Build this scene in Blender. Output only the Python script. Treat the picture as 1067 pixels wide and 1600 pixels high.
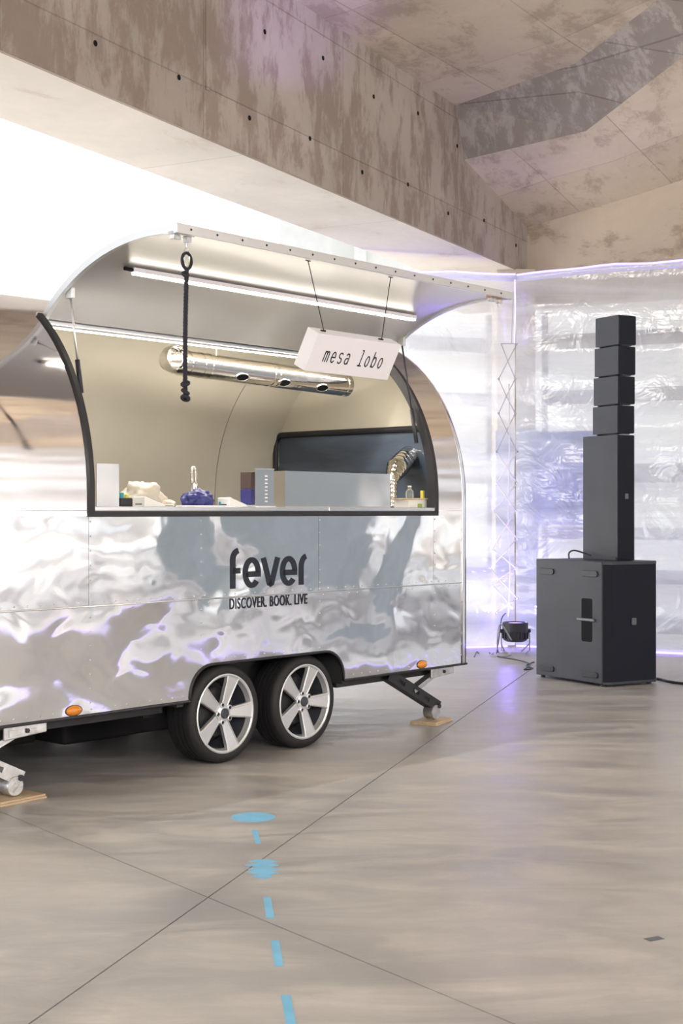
import bpy, bmesh, math, random
from math import sin, cos, pi, radians, sqrt, atan2
from mathutils import Vector, Matrix, noise
random.seed(7)
for o in list(bpy.data.objects): bpy.data.objects.remove(o)
C = bpy.context.scene.collection
S = bpy.context.scene
# ---------------------------------------------------------------- camera
cam = bpy.data.objects.new('camera', bpy.data.cameras.new('camera')); C.objects.link(cam)
cam.location = (0, 0, 1.6); cam.rotation_euler = (pi/2, 0, 0)
cam.data.sensor_fit = 'VERTICAL'; cam.data.sensor_height = 36; cam.data.sensor_width = 24; cam.data.lens = 50
cam.data.clip_end = 400
S.camera = cam
# ---------------------------------------------------------------- world: bright overcast sky
W = bpy.data.worlds.new('overcast'); S.world = W; W.use_nodes = True
bg = W.node_tree.nodes['Background']; bg.inputs[0].default_value = (0.93, 0.97, 1.0, 1); bg.inputs[1].default_value = 1.12
S.view_settings.view_transform = 'Standard'; S.view_settings.look = 'None'
S.view_settings.exposure = 0.5; S.view_settings.gamma = 1; S.view_settings.use_curve_mapping = False
def lamp(name, typ, loc, aim, energy, col, **kw):
    l = bpy.data.lights.new(name, typ); l.energy = energy; l.color = col
    for k, v in kw.items(): setattr(l, k, v)
    o = bpy.data.objects.new(name, l); C.objects.link(o); o.location = loc
    o.rotation_euler = (Vector(aim)-Vector(loc)).to_track_quat('-Z', 'Y').to_euler()
    return o
lamp('front_fill', 'AREA', (2.5, -6, 5.0), (0.5, 11, 1.4), 680, (1, .97, .93), shape='RECTANGLE', size=9, size_y=4)  # added fill ahead of the closed front wall; no entrance there
lamp('daylight_left', 'AREA', (-9, 2.5, 3.0), (0, 10, 4.0), 340, (1, .95, .88), shape='RECTANGLE', size=6, size_y=4)
lamp('outdoor_ground_bounce', 'AREA', (-5.2, 12.2, .25), (-3.0, 11.2, 4.6), 480, (1, .95, .88), shape='RECTANGLE', size=5, size_y=7)
lamp('outdoor_ground_bounce_far', 'AREA', (-1.6, 17.6, .25), (0.2, 16.0, 4.6), 330, (1, .93, .84), shape='RECTANGLE', size=5, size_y=3)
lamp('warm_fill_hall', 'AREA', (7.6, 4.5, .4), (4.0, 13.5, 6.0), 1150, (1, .88, .74), shape='RECTANGLE', size=5, size_y=4)  # added out-of-view fill to lift the ceiling, not a hall fixture
lamp('violet_wash', 'SPOT', (1.6, 5.5, .6), (-.45, 13.0, 6.5), 1500, (.42, .28, 1), spot_size=radians(14), spot_blend=.9, shadow_soft_size=.1)
lamp('warm_ceiling_fill', 'SPOT', (6.4, 11.2, .5), (3.2, 16.5, 5.4), 260, (1, .80, .55), spot_size=radians(50), spot_blend=1, shadow_soft_size=.3)  # added warm fill for the lower ceiling, no fixture behind it

# ---------------------------------------------------------------- frames
F = 2222.2
def px(x, y, Y): return Vector(((x-533.5)*Y/F, Y, 1.6-(y-800)*Y/F))
TH = atan2(.757, .653)
P0 = Vector((-.719, 9.05, 0)); U = Vector((cos(TH), sin(TH), 0)); N = Vector((-sin(TH), cos(TH), 0))
def T(s, t, z): return P0 + U*s + N*t + Vector((0, 0, z))
BA = atan2(.886, .465); BO = Vector((-2.216, 9.23, 0))
def toB(v):
    d = Vector(v)-BO; return Vector((d.x*cos(BA)+d.y*sin(BA), -d.x*sin(BA)+d.y*cos(BA), d.z))
def fromB(k, w, z): return BO + Vector((k*cos(BA)-w*sin(BA), k*sin(BA)+w*cos(BA), z))

# ---------------------------------------------------------------- mesh builder
class MB:
    def __init__(s): s.v = []; s.f = []
    def add(s, vs, fs):
        n = len(s.v); s.v += [tuple(v) for v in vs]; s.f += [[i+n for i in f] for f in fs]; return s
    def box(s, x0, x1, y0, y1, z0, z1):
        vs = [(x, y, z) for z in (z0, z1) for y in (y0, y1) for x in (x0, x1)]
        return s.add(vs, [(0,2,3,1),(4,5,7,6),(0,1,5,4),(2,6,7,3),(0,4,6,2),(1,3,7,5)])
    def obox(s, c, ax, ay, az, hx, hy, hz):
        c = Vector(c); ax, ay, az = [Vector(a).normalized() for a in (ax, ay, az)]
        vs = [c+ax*hx*i+ay*hy*j+az*hz*k for k in (-1,1) for j in (-1,1) for i in (-1,1)]
        return s.add(vs, [(0,2,3,1),(4,5,7,6),(0,1,5,4),(2,6,7,3),(0,4,6,2),(1,3,7,5)])
    def tube(s, pts, r, n=8, cap=True, closed=False):
        pts = [Vector(p) for p in pts]; m = len(pts)
        rs = r if isinstance(r, (list, tuple)) else [r]*m
        base = len(s.v); prev = None
        for i, p in enumerate(pts):
            a = pts[i-1] if (i > 0 or closed) else pts[i]; b = pts[(i+1) % m] if (i < m-1 or closed) else pts[i]
            d = (b-a).normalized()
            if prev is None:
                x = d.orthogonal().normalized()
            else:
                x = (prev - d*prev.dot(d))
                x = x.normalized() if x.length > 1e-6 else d.orthogonal().normalized()
            prev = x; y = d.cross(x)
            for k in range(n):
                a_ = 2*pi*k/n; s.v.append(tuple(p+(x*cos(a_)+y*sin(a_))*rs[i]))
        for i in range(m if closed else m-1):
            j = (i+1) % m
            for k in range(n):
                l = (k+1) % n
                s.f.append([base+i*n+k, base+i*n+l, base+j*n+l, base+j*n+k])
        if cap and not closed:
            s.f.append([base+k for k in range(n)][::-1]); s.f.append([base+(m-1)*n+k for k in range(n)])
        return s
    def lathe(s, prof, n=32, c=(0,0,0), axis='z', cap=True):
        base = len(s.v); c = Vector(c)
        for (r, h) in prof:
            for k in range(n):
                a = 2*pi*k/n
                p = {'z': (r*cos(a), r*sin(a), h), 'y': (r*cos(a), h, r*sin(a)), 'x': (h, r*cos(a), r*sin(a))}[axis]
                s.v.append(tuple(c+Vector(p)))
        for i in range(len(prof)-1):
            for k in range(n):
                l = (k+1) % n; s.f.append([base+i*n+k, base+i*n+l, base+(i+1)*n+l, base+(i+1)*n+k])
        if cap:
            s.f.append([base+k for k in range(n)]); s.f.append([base+(len(prof)-1)*n+k for k in range(n)])
        return s
    def prism(s, poly, fn):
        """poly: 2D points; fn(p, side) -> 3D for side 0/1"""
        n = len(poly); base = len(s.v)
        for sd in (0, 1):
            for p in poly: s.v.append(tuple(fn(p, sd)))
        s.f.append([base+i for i in range(n)]); s.f.append([base+n+i for i in range(n)][::-1])
        for i in range(n):
            j = (i+1) % n; s.f.append([base+i, base+n+i, base+n+j, base+j])
        return s
    def grid(s, rows):
        base = len(s.v); m = len(rows[0])
        for r in rows: s.v += [tuple(p) for p in r]
        for i in range(len(rows)-1):
            for j in range(m-1):
                a = base+i*m+j; s.f.append([a, a+1, a+m+1, a+m])
        return s
    def build(s, name, mat, parent=None, smooth=None, bevel=0, solid=0, sub=0, loc=None, rot=None, dark_edges=None):
        me = bpy.data.meshes.new(name); me.from_pydata(s.v, [], s.f)
        bm = bmesh.new(); bm.from_mesh(me); bmesh.ops.recalc_face_normals(bm, faces=bm.faces); bm.to_mesh(me); bm.free()
        o = bpy.data.objects.new(name, me); C.objects.link(o)
        me.materials.append(mat)
        if parent: o.parent = parent
        if loc is not None: o.location = loc
        if rot is not None: o.rotation_euler = rot
        if solid:
            m_ = o.modifiers.new('solid', 'SOLIDIFY'); m_.thickness = solid; m_.offset = 0; m_.use_rim = not smooth
        if sub:
            m_ = o.modifiers.new('sub', 'SUBSURF'); m_.levels = sub; m_.render_levels = sub
        if bevel:
            m_ = o.modifiers.new('bevel', 'BEVEL'); m_.width = bevel; m_.segments = 2; m_.limit_method = 'ANGLE'; m_.angle_limit = radians(40)
        if smooth:
            for p in me.polygons: p.use_smooth = True
            if smooth is not True: me.set_sharp_from_angle(angle=radians(smooth))
        return o
def tag(o, label=None, cat=None, group=None, kind=None):
    if label: o['label'] = label
    if cat: o['category'] = cat
    if group: o['group'] = group
    if kind: o['kind'] = kind
    return o
def thing(name, label, cat, loc, rz=0, group=None):
    o = bpy.data.objects.new(name, None); C.objects.link(o); o.location = loc; o.rotation_euler = (0, 0, rz)
    o.empty_display_size = .1
    return tag(o, label, cat, group)
def part(name, parent, loc=(0,0,0)):
    o = bpy.data.objects.new(name, None); C.objects.link(o); o.parent = parent; o.location = loc; return o
def rrect(x0, x1, y0, y1, r, n=5):
    out = []
    for cx, cy, a0 in ((x1-r, y1-r, 0), (x0+r, y1-r, 90), (x0+r, y0+r, 180), (x1-r, y0+r, 270)):
        for i in range(n+1):
            a = radians(a0+90*i/n); out.append((cx+r*cos(a), cy+r*sin(a)))
    return out

# ---------------------------------------------------------------- materials
def mat(name, col, rough=.5, metal=0, bump=0, bscale=20, emit=None, es=0, trans=0, ior=1.45, coat=0, var=0, vscale=3, spec=.5, stretch=None, detail=4):
    m = bpy.data.materials.new(name); m.use_nodes = True; nt = m.node_tree; b = nt.nodes['Principled BSDF']
    b.inputs['Base Color'].default_value = (*col, 1); b.inputs['Roughness'].default_value = rough
    b.inputs['Metallic'].default_value = metal; b.inputs['IOR'].default_value = ior
    b.inputs['Transmission Weight'].default_value = trans; b.inputs['Coat Weight'].default_value = coat
    b.inputs['Specular IOR Level'].default_value = spec
    if emit: b.inputs['Emission Color'].default_value = (*emit, 1); b.inputs['Emission Strength'].default_value = es
    tc = nt.nodes.new('ShaderNodeTexCoord'); co = tc.outputs['Object']
    if stretch:
        mp = nt.nodes.new('ShaderNodeMapping'); mp.inputs['Scale'].default_value = stretch; nt.links.new(co, mp.inputs[0]); co = mp.outputs[0]
    if bump:
        n = nt.nodes.new('ShaderNodeTexNoise'); n.inputs['Scale'].default_value = bscale; n.inputs['Detail'].default_value = detail
        nt.links.new(co, n.inputs['Vector'])
        bp = nt.nodes.new('ShaderNodeBump'); bp.inputs['Strength'].default_value = 1; bp.inputs['Distance'].default_value = bump
        nt.links.new(n.outputs[0], bp.inputs['Height']); nt.links.new(bp.outputs[0], b.inputs['Normal'])
    if var:
        n = nt.nodes.new('ShaderNodeTexNoise'); n.inputs['Scale'].default_value = vscale; n.inputs['Detail'].default_value = 6
        nt.links.new(co, n.inputs['Vector'])
        r = nt.nodes.new('ShaderNodeValToRGB'); r.color_ramp.elements[0].position = .35; r.color_ramp.elements[1].position = .65
        r.color_ramp.elements[0].color = (*[c*(1-var) for c in col], 1); r.color_ramp.elements[1].color = (*[min(1, c*(1+var)) for c in col], 1)
        nt.links.new(n.outputs[0], r.inputs[0]); nt.links.new(r.outputs[0], b.inputs['Base Color'])
    return m
def nodes(m): return m.node_tree.nodes, m.node_tree.links
def nnoise(nt, vec, scale, detail=5, rough=.6, dist=0):
    n = nt.nodes.new('ShaderNodeTexNoise'); n.inputs['Scale'].default_value = scale; n.inputs['Detail'].default_value = detail
    n.inputs['Roughness'].default_value = rough; n.inputs['Distortion'].default_value = dist
    nt.links.new(vec, n.inputs['Vector']); return n.outputs[0]
def ramp(nt, fac, a, b, ca=(0,0,0), cb=(1,1,1)):
    r = nt.nodes.new('ShaderNodeValToRGB'); e = r.color_ramp.elements
    e[0].position = a; e[1].position = b; e[0].color = (*ca, 1); e[1].color = (*cb, 1)
    nt.links.new(fac, r.inputs[0]); return r.outputs[0]
def mixc(nt, fac, a, b, mode='MIX'):
    m = nt.nodes.new('ShaderNodeMix'); m.data_type = 'RGBA'; m.blend_type = mode
    if isinstance(fac, (int, float)): m.inputs[0].default_value = fac
    else: nt.links.new(fac, m.inputs[0])
    for i, v in ((6, a), (7, b)):
        if isinstance(v, tuple): m.inputs[i].default_value = (*v, 1)
        else: nt.links.new(v, m.inputs[i])
    return m.outputs[2]
def mathn(nt, op, a, b=None):
    m = nt.nodes.new('ShaderNodeMath'); m.operation = op; m.use_clamp = False
    for i, v in ((0, a), (1, b)):
        if v is None: continue
        if isinstance(v, (int, float)): m.inputs[i].default_value = v
        else: nt.links.new(v, m.inputs[i])
    return m.outputs[0]
def mapping(nt, scale, rot=(0,0,0), loc=(0,0,0)):
    tc = nt.nodes.new('ShaderNodeTexCoord'); mp = nt.nodes.new('ShaderNodeMapping')
    mp.inputs['Scale'].default_value = scale; mp.inputs['Rotation'].default_value = rot; mp.inputs['Location'].default_value = loc
    nt.links.new(tc.outputs['Object'], mp.inputs[0]); return mp.outputs[0]

def concrete(name, light, dark, stretch, amount=.5, seams=None, seam_rot=(0,0,0), seedloc=(0,0,0), width=1.25, row=.85):
    m = bpy.data.materials.new(name); m.use_nodes = True; nt = m.node_tree; b = nt.nodes['Principled BSDF']
    v1 = mapping(nt, (1,1,1), loc=seedloc); v2 = mapping(nt, stretch, loc=seedloc)
    big = nnoise(nt, v1, .45, 4, .6, .6); patch = nnoise(nt, v2, 1.5, 9, .74, .25); fine = nnoise(nt, v1, 9, 6, .7)
    edge = .58-.16*amount
    pm = ramp(nt, mathn(nt, 'ADD', mathn(nt, 'MULTIPLY', patch, .72), mathn(nt, 'MULTIPLY', big, .28)), edge, edge+.07)
    base = mixc(nt, ramp(nt, big, .35, .68), light, tuple(c*.80 for c in light))
    c = mixc(nt, mathn(nt, 'MULTIPLY', pm, .70), base, dark)
    c = mixc(nt, ramp(nt, fine, .25, .75, (.0,)*3, (.35,)*3), c, tuple(x*.72 for x in light))
    h = mathn(nt, 'ADD', mathn(nt, 'MULTIPLY', fine, .3), mathn(nt, 'MULTIPLY', pm, -.25))
    if seams:
        vs = mapping(nt, (1,1,1), rot=seam_rot)
        br = nt.nodes.new('ShaderNodeTexBrick'); br.inputs['Scale'].default_value = 1; br.inputs['Brick Width'].default_value = width
        br.inputs['Row Height'].default_value = row; br.inputs['Mortar Size'].default_value = .006; br.inputs['Mortar Smooth'].default_value = .3
        br.offset = 0.0
        br.inputs['Color1'].default_value = (1,1,1,1); br.inputs['Color2'].default_value = (.86,.85,.84,1); br.inputs['Mortar'].default_value = (.72,.69,.66,1)
        nt.links.new(vs, br.inputs['Vector'])
        c = mixc(nt, 1.0, c, br.outputs['Color'], 'MULTIPLY')
        h = mathn(nt, 'SUBTRACT', h, mathn(nt, 'MULTIPLY', br.outputs['Fac'], .8))
    nt.links.new(c, b.inputs['Base Color']); b.inputs['Roughness'].default_value = .75
    bp = nt.nodes.new('ShaderNodeBump'); bp.inputs['Strength'].default_value = .7; bp.inputs['Distance'].default_value = .012
    nt.links.new(h, bp.inputs['Height']); nt.links.new(bp.outputs[0], b.inputs['Normal'])
    return m
M = {}
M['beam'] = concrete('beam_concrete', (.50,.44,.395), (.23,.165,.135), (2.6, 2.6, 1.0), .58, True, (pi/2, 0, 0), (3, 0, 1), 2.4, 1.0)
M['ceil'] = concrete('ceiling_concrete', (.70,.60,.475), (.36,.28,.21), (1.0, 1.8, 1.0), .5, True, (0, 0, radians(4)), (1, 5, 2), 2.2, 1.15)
M['stain'] = concrete('stained_concrete', (.46,.42,.40), (.20,.17,.15), (3.2, 3.2, .7), .85, True, (pi/2, 0, pi/2), (0, 1, 2), .9, .5)
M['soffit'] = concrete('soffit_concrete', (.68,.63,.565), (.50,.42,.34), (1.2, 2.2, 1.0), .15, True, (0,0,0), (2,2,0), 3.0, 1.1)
M['wallc'] = concrete('wall_concrete', (.60,.51,.41), (.27,.20,.13), (.8, .8, 1.8), .55, None, seedloc=(2, 4, 0))

def floor_mat():
    m = bpy.data.materials.new('polished_concrete'); m.use_nodes = True; nt = m.node_tree; b = nt.nodes['Principled BSDF']
    v = mapping(nt, (1,1,1)); vs = mapping(nt, (.55, 1.6, 1), rot=(0,0,radians(-6)))
    a = nnoise(nt, vs, .55, 6, .62, .8); f = nnoise(nt, v, 7, 8, .7); g = nnoise(nt, vs, 1.9, 7, .65, 1.2)
    c = mixc(nt, ramp(nt, a, .34, .64), (.45,.42,.39), (.30,.29,.29))
    c = mixc(nt, ramp(nt, g, .42, .72, (0,)*3, (.75,)*3), c, (.63,.59,.545))
    c = mixc(nt, ramp(nt, f, .3, .75, (0,)*3, (.35,)*3), c, (.30,.28,.265))
    jx, jy = -.554, 5.905
    for nx, ny in ((.8, .6), (1.46/1.52, -.423/1.52)):
        tc = nt.nodes.new('ShaderNodeTexCoord'); dp = nt.nodes.new('ShaderNodeVectorMath'); dp.operation = 'DOT_PRODUCT'
        nt.links.new(tc.outputs['Object'], dp.inputs[0]); dp.inputs[1].default_value = (nx, ny, 0)
        dd = mathn(nt, 'ABSOLUTE', mathn(nt, 'SUBTRACT', dp.outputs['Value'], jx*nx+jy*ny))
        dd = mathn(nt, 'ADD', dd, mathn(nt, 'MULTIPLY', mathn(nt, 'SUBTRACT', g, .5), .5))
        c = mixc(nt, ramp(nt, dd, .0, .26, (.38,)*3, (0,)*3), c, (.20,.19,.19))
    nt.links.new(c, b.inputs['Base Color'])
    r = ramp(nt, g, .35, .75, (.30,)*3, (.55,)*3); nt.links.new(r, b.inputs['Roughness'])
    bp = nt.nodes.new('ShaderNodeBump'); bp.inputs['Strength'].default_value = .25; bp.inputs['Distance'].default_value = .004
    nt.links.new(mathn(nt, 'ADD', mathn(nt, 'MULTIPLY', f, .25), g), bp.inputs['Height']); nt.links.new(bp.outputs[0], b.inputs['Normal'])
    return m
M['floor'] = floor_mat()

def film(name, transp=.30, tint=(.93,.95,1.0)):
    m = bpy.data.materials.new(name); m.use_nodes = True; nt = m.node_tree; nt.nodes.remove(nt.nodes['Principled BSDF'])
    out = nt.nodes['Material Output']
    v = mapping(nt, (1,1,1)); vh = mapping(nt, (.35,.35,3.0)); 
    n1 = nnoise(nt, v, 2.6, 3, .5, 1.6); n2 = nnoise(nt, vh, 1.1, 3, .5, .8)
    bp = nt.nodes.new('ShaderNodeBump'); bp.inputs['Strength'].default_value = .8; bp.inputs['Distance'].default_value = .035
    nt.links.new(mathn(nt, 'ADD', n1, n2), bp.inputs['Height'])
    tl = nt.nodes.new('ShaderNodeBsdfTranslucent'); tl.inputs[0].default_value = (*tint, 1)
    df = nt.nodes.new('ShaderNodeBsdfDiffuse'); df.inputs[0].default_value = (*tint, 1)
    tr = nt.nodes.new('ShaderNodeBsdfTransparent'); tr.inputs[0].default_value = (.97,.98,1,1)
    gl = nt.nodes.new('ShaderNodeBsdfGlossy'); gl.inputs['Roughness'].default_value = .16; gl.inputs[0].default_value = (1,1,1,1)
    for x in (tl, df, gl): nt.links.new(bp.outputs[0], x.inputs['Normal'])
    def mx(fac, a, b_):
        s = nt.nodes.new('ShaderNodeMixShader')
        if isinstance(fac, (int, float)): s.inputs[0].default_value = fac
        else: nt.links.new(fac, s.inputs[0])
        nt.links.new(a.outputs[0], s.inputs[1]); nt.links.new(b_.outputs[0], s.inputs[2]); return s
    a = mx(.28, tl, df)
    tf = ramp(nt, n2, .35, .65, (transp*.55,)*3, (min(1,transp*1.5),)*3)
    b_ = mx(tf, a, tr); c = mx(.09, b_, gl)
    nt.links.new(c.outputs[0], out.inputs[0]); return m
M['film'] = film('plastic_film'); M['film_roll'] = film('plastic_film_roll', .15)

def alu(name, big=.035, col=(.82,.84,.87), rough=.06):
    m = bpy.data.materials.new(name); m.use_nodes = True; nt = m.node_tree; b = nt.nodes['Principled BSDF']
    b.inputs['Base Color'].default_value = (*col, 1); b.inputs['Metallic'].default_value = 1
    v = mapping(nt, (1, .5, 1.25))
    n = nnoise(nt, v, .95, 1.0, .4, .6); n2 = nnoise(nt, v, 4.2, 1.0, .5, .5); n3 = nnoise(nt, v, 60, 3, .5)
    h = mathn(nt, 'ADD', n, mathn(nt, 'MULTIPLY', n2, .07)); h = mathn(nt, 'ADD', h, mathn(nt, 'MULTIPLY', n3, .0006))
    bp = nt.nodes.new('ShaderNodeBump'); bp.inputs['Strength'].default_value = 1; bp.inputs['Distance'].default_value = big
    nt.links.new(h, bp.inputs['Height']); nt.links.new(bp.outputs[0], b.inputs['Normal'])
    nt.links.new(ramp(nt, n2, .3, .7, (rough*.7,)*3, (rough*1.6,)*3), b.inputs['Roughness'])
    return m
M['alu'] = alu('polished_aluminium', .075)
M['alu_soft'] = alu('polished_aluminium_upper', .008, (.78,.76,.77), .08)
M['lid'] = mat('lid_lining', (.50,.485,.48), .28, .55, .002, 1.4, detail=1)
M['trim'] = mat('brushed_aluminium', (.80,.81,.83), .28, 1, .0006, 60)
M['flange'] = mat('flange_aluminium', (.62,.63,.65), .35, .7)
M['steel'] = mat('stainless_steel', (.78,.78,.78), .17, 1, .02, 2.2, detail=1)
M['chrome'] = mat('chrome_duct', (.85,.82,.78), .12, 1, .0015, 14)
M['galv'] = mat('galvanised_steel', (.62,.63,.64), .42, .85, .002, 40, var=.15, vscale=20)
M['dark_steel'] = mat('dark_jack_steel', (.06,.06,.065), .4, .7, .001, 50)
M['rubber'] = mat('black_rubber', (.022,.022,.027), .5, 0, .0006, 60)
M['tyre'] = mat('tyre_rubber', (.016,.016,.018), .62, 0, .001, 80)
M['rim'] = mat('silver_alloy', (.68,.70,.73), .34, .6, .0003, 90)
M['cap'] = mat('dark_hub_cap', (.05,.055,.07), .4)
M['under'] = mat('underbody_black', (.03,.03,.033), .7, var=.3)
M['cream'] = mat('cream_lining', (.60,.555,.46), .42, 0, .004, 3, var=.04, vscale=1.5)
M['black'] = mat('black_trim', (.006,.006,.008), .7, spec=.2)
M['blackvinyl'] = mat('black_vinyl', (.012,.016,.03), .5)
M['white'] = mat('white_panel', (.80,.78,.82), .45)
M['whiteplastic'] = mat('white_plastic', (.78,.77,.74), .35, var=.03)
M['led'] = mat('led_warm', (1,1,1), .5, emit=(1,.93,.78), es=13)
M['violet'] = mat('violet_led', (.4,.3,1), .5, emit=(.30,.20,1), es=3)
M['amber'] = mat('amber_lens', (.75,.25,.02), .15, 0, .003, 60, coat=.6)
M['rope'] = mat('black_rope', (.02,.02,.03), .8, 0, .001, 200)
M['bluebag'] = mat('blue_plastic_bag', (.03,.035,.17), .38, 0, .01, 18)
M['whitebag'] = mat('white_plastic_bag', (.52,.47,.40), .5, 0, .01, 14)
M['glass'] = mat('tinted_glass', (.075,.10,.145), .12, 0, .001, 2, spec=.8, var=.4, vscale=1.4, stretch=(1,.6,3))
M['clear'] = mat('clear_glass', (.85,.9,.88), .05, trans=.9, ior=1.3)
M['wood'] = mat('pale_plywood', (.56,.42,.28), .6, 0, .001, 30, var=.12, vscale=8, stretch=(1,6,6))
M['blue'] = mat('blue_floor_vinyl', (.16,.46,.70), .45, var=.06, vscale=8)
M['spk'] = mat('speaker_side', (.048,.053,.068), .5, 0, .0015, 160, var=.12, vscale=2.5)
M['grille'] = mat('speaker_grille', (.010,.012,.022), .7, 0, .002, 260, spec=.3)
M['badge'] = mat('grey_badge', (.16,.17,.18), .35, .5)
M['plasticblack'] = mat('black_plastic', (.03,.03,.04), .38)
M['cablew'] = mat('white_cord', (.78,.78,.82), .5)
M['cableg'] = mat('grey_cord', (.42,.42,.46), .5)
M['pane'] = mat('grey_blue_sheet', (.46,.54,.60), .45, var=.10, vscale=1.2)
M['board'] = mat('blue_wrap', (.13,.17,.42), .6, var=.25, vscale=2)
M['slat'] = mat('grey_slat', (.30,.31,.33), .6)
M['pale'] = mat('pale_render', (.86,.85,.82), .8, var=.04)
M['ground'] = mat('pale_ground', (.60,.58,.55), .85, var=.1)
M['copper'] = mat('copper_plate', (.75,.42,.33), .3, .8)
M['green'] = mat('green_plastic', (.30,.42,.10), .5); M['orange'] = mat('orange_label', (.8,.2,.02), .5)
M['yellow'] = mat('yellow_plastic', (.7,.62,.12), .5); M['teal'] = mat('teal_plastic', (.05,.33,.36), .5)

# ================================================================ SETTING
# floor slabs: joints along two straight lines (recessed groove between slabs)
fl = MB().box(-60, 60, -40, 90, -.30, -.035).build('floor', M['floor']); tag(fl, kind='structure')
J = Vector((-.554, 5.905)); dA = Vector((.60, -.80)).normalized(); dB = Vector((.423, 1.46)).normalized()
def slab(sa, sb, g=.004):
    L1, L2 = 38, 38
    nA = dB*sb*g*1.3; nB = dA*sa*g*1.1
    p = J + nA + nB
    q = [p, p+dA*sa*L1, p+dA*sa*L1+dB*sb*L2, p+dB*sb*L2]
    if sa*sb < 0: q = q[::-1]
    bm = MB(); bm.prism([tuple(v) for v in q], lambda a, sd: (a[0], a[1], 0 if sd == 0 else -.034))
    o = bm.build('slab', M['floor'], fl)
for sa in (1, -1):
    for sb in (1, -1): slab(sa, sb)
# concrete beam
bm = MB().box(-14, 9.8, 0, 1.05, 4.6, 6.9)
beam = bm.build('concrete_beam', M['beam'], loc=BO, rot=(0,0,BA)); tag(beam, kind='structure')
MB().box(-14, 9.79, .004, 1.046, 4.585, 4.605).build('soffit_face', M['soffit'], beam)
hm = MB()
for i in range(15):
    for z in (4.95, 5.75):
        k = -1.1+i*1.05+(.25 if z > 5 else 0)
        if k < 9.6: hm.lathe([(.022, -.004), (.022, .0)], 10, (k, 0, z+.06*sin(i*3)), 'y')
tag(hm.build('tie_hole', M['black'], beam), 'small dark formwork tie holes', kind='stuff')
MB().box(2.42, 2.47, -.012, .01, 4.98, 5.72).build('cast_ridge', M['beam'], beam)
# ceiling
def bl(v): return toB(v)
A1 = px(712,165,15.88); A2 = px(897,100,15.0); A3 = px(1067,-30,13.5); A4 = px(1330,-330,11.0)
L1 = px(724,250,16.11); L2 = px(915,205,15.5); L3 = px(1067,88,14.2); L4 = px(1330,-120,12.0)
Wc = px(821,355,17.85); Wm = fromB(9.8, -1.45, 5.45); Wr = fromB(9.8, -2.2, 5.62); We = fromB(9.8, -9, 6.3)
zc = 6.28
cm = MB()
pts = [bl(p) for p in (A1, A2, A3, A4)]
far = [Vector((-16, 0.0, zc)), Vector((-16, -16, 6.9))]
upper = [Vector((pts[0].x, .02, pts[0].z)), pts[1], pts[2], pts[3], Vector((1.5, -16, 6.9)), far[1], Vector((-16, .02, zc))]
n0 = len(cm.v)
ups = [Vector((pts[0].x, .02, pts[0].z)), pts[1], pts[2], pts[3], Vector((2.5, -16, 7.0))]
dn = [Vector((-16, .02, 6.3)), Vector((-16, -2, 6.4)), Vector((-16, -4, 6.6)), Vector((-16, -8, 6.8)), Vector((-16, -16, 7.0))]
cm.grid([ups, dn])
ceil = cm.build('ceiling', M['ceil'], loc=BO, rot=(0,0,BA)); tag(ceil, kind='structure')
cm = MB(); low = [bl(p) for p in (L1, L2, L3, L4)]; low[0].y = .02; low.append(Vector((3.2, -16, 6.0)))
wl = [bl(p) for p in (Wc, Wm, Wr, We)]; wl[0].y = .02; wl.append(Vector((9.8, -16, 6.6)))
for w in wl: w.x = 9.82
cm.grid([low, wl])
# upper skin so the slab is solid and no sky leaks
tag(cm.build('ceiling_slab', M['ceil'], ceil), 'lower sloping slab between dropped edge and end wall')
cm = MB()
for i in range(4): cm.grid([[ups[i], ups[i+1]], [low[i], low[i+1]]])
tag(cm.build('dropped_edge', M['stain'], ceil), 'dark stained faceted face where the ceiling steps down')
MB().box(-17, 11, -17, 1.0, 7.3, 7.5).build('roof_deck', M['under'], ceil)
# back wall lintel above the curtain
wb = MB().box(9.8, 10.3, -17, 1.05, 4.22, 7.2).build('wall_back', M['wallc'], loc=BO, rot=(0,0,BA)); tag(wb, kind='structure')
MB().box(-16, 14, -.3, 0, 0, 7).build('wall_front_blocker', M['wallc'], loc=(0,-9,0))['kind'] = 'structure'  # unseen wall added behind the camera to keep low sky light off the underbody
# corner column with blue wrap low down
cx, cy = px(801, 800, 17.75).x, 17.75
MB().box(-.24, .24, -.2, .2, 0, 4.6).build('column_back', M['wallc'], loc=(cx, cy, 0), rot=(0,0,.1))['kind'] = 'structure'
col_ = [o for o in C.objects if o.name == 'column_back'][0]
tag(MB().box(-.26, -.06, -.23, -.205, 0, 2.6).build('column_wrap', M['board'], col_), 'dark blue wrap on the lower column')
tag(MB().box(.03, .27, -.23, -.205, 0, 2.62).build('column_wrap', M['board'], col_), 'dark blue wrap on the lower column')
# outside: pale building beyond the curtain
bd = thing('pale_building', 'pale rendered building seen in the daylight gap under the beam', 'building', (0, 32, 0))
xl = (436-533.5)*32/F
MB().box(xl, 9, 0, 4, 0, 12).build('wall', M['pale'], bd)
MB().box((553-533.5)*32/F, (572-533.5)*32/F, -.35, 0, 0, 12).build('pilaster', M['pale'], bd, bevel=.04)
MB().box((520-533.5)*32/F, (553-533.5)*32/F, -.06, 0, 5, 9).build('shutter', M['whiteplastic'], bd)

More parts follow.
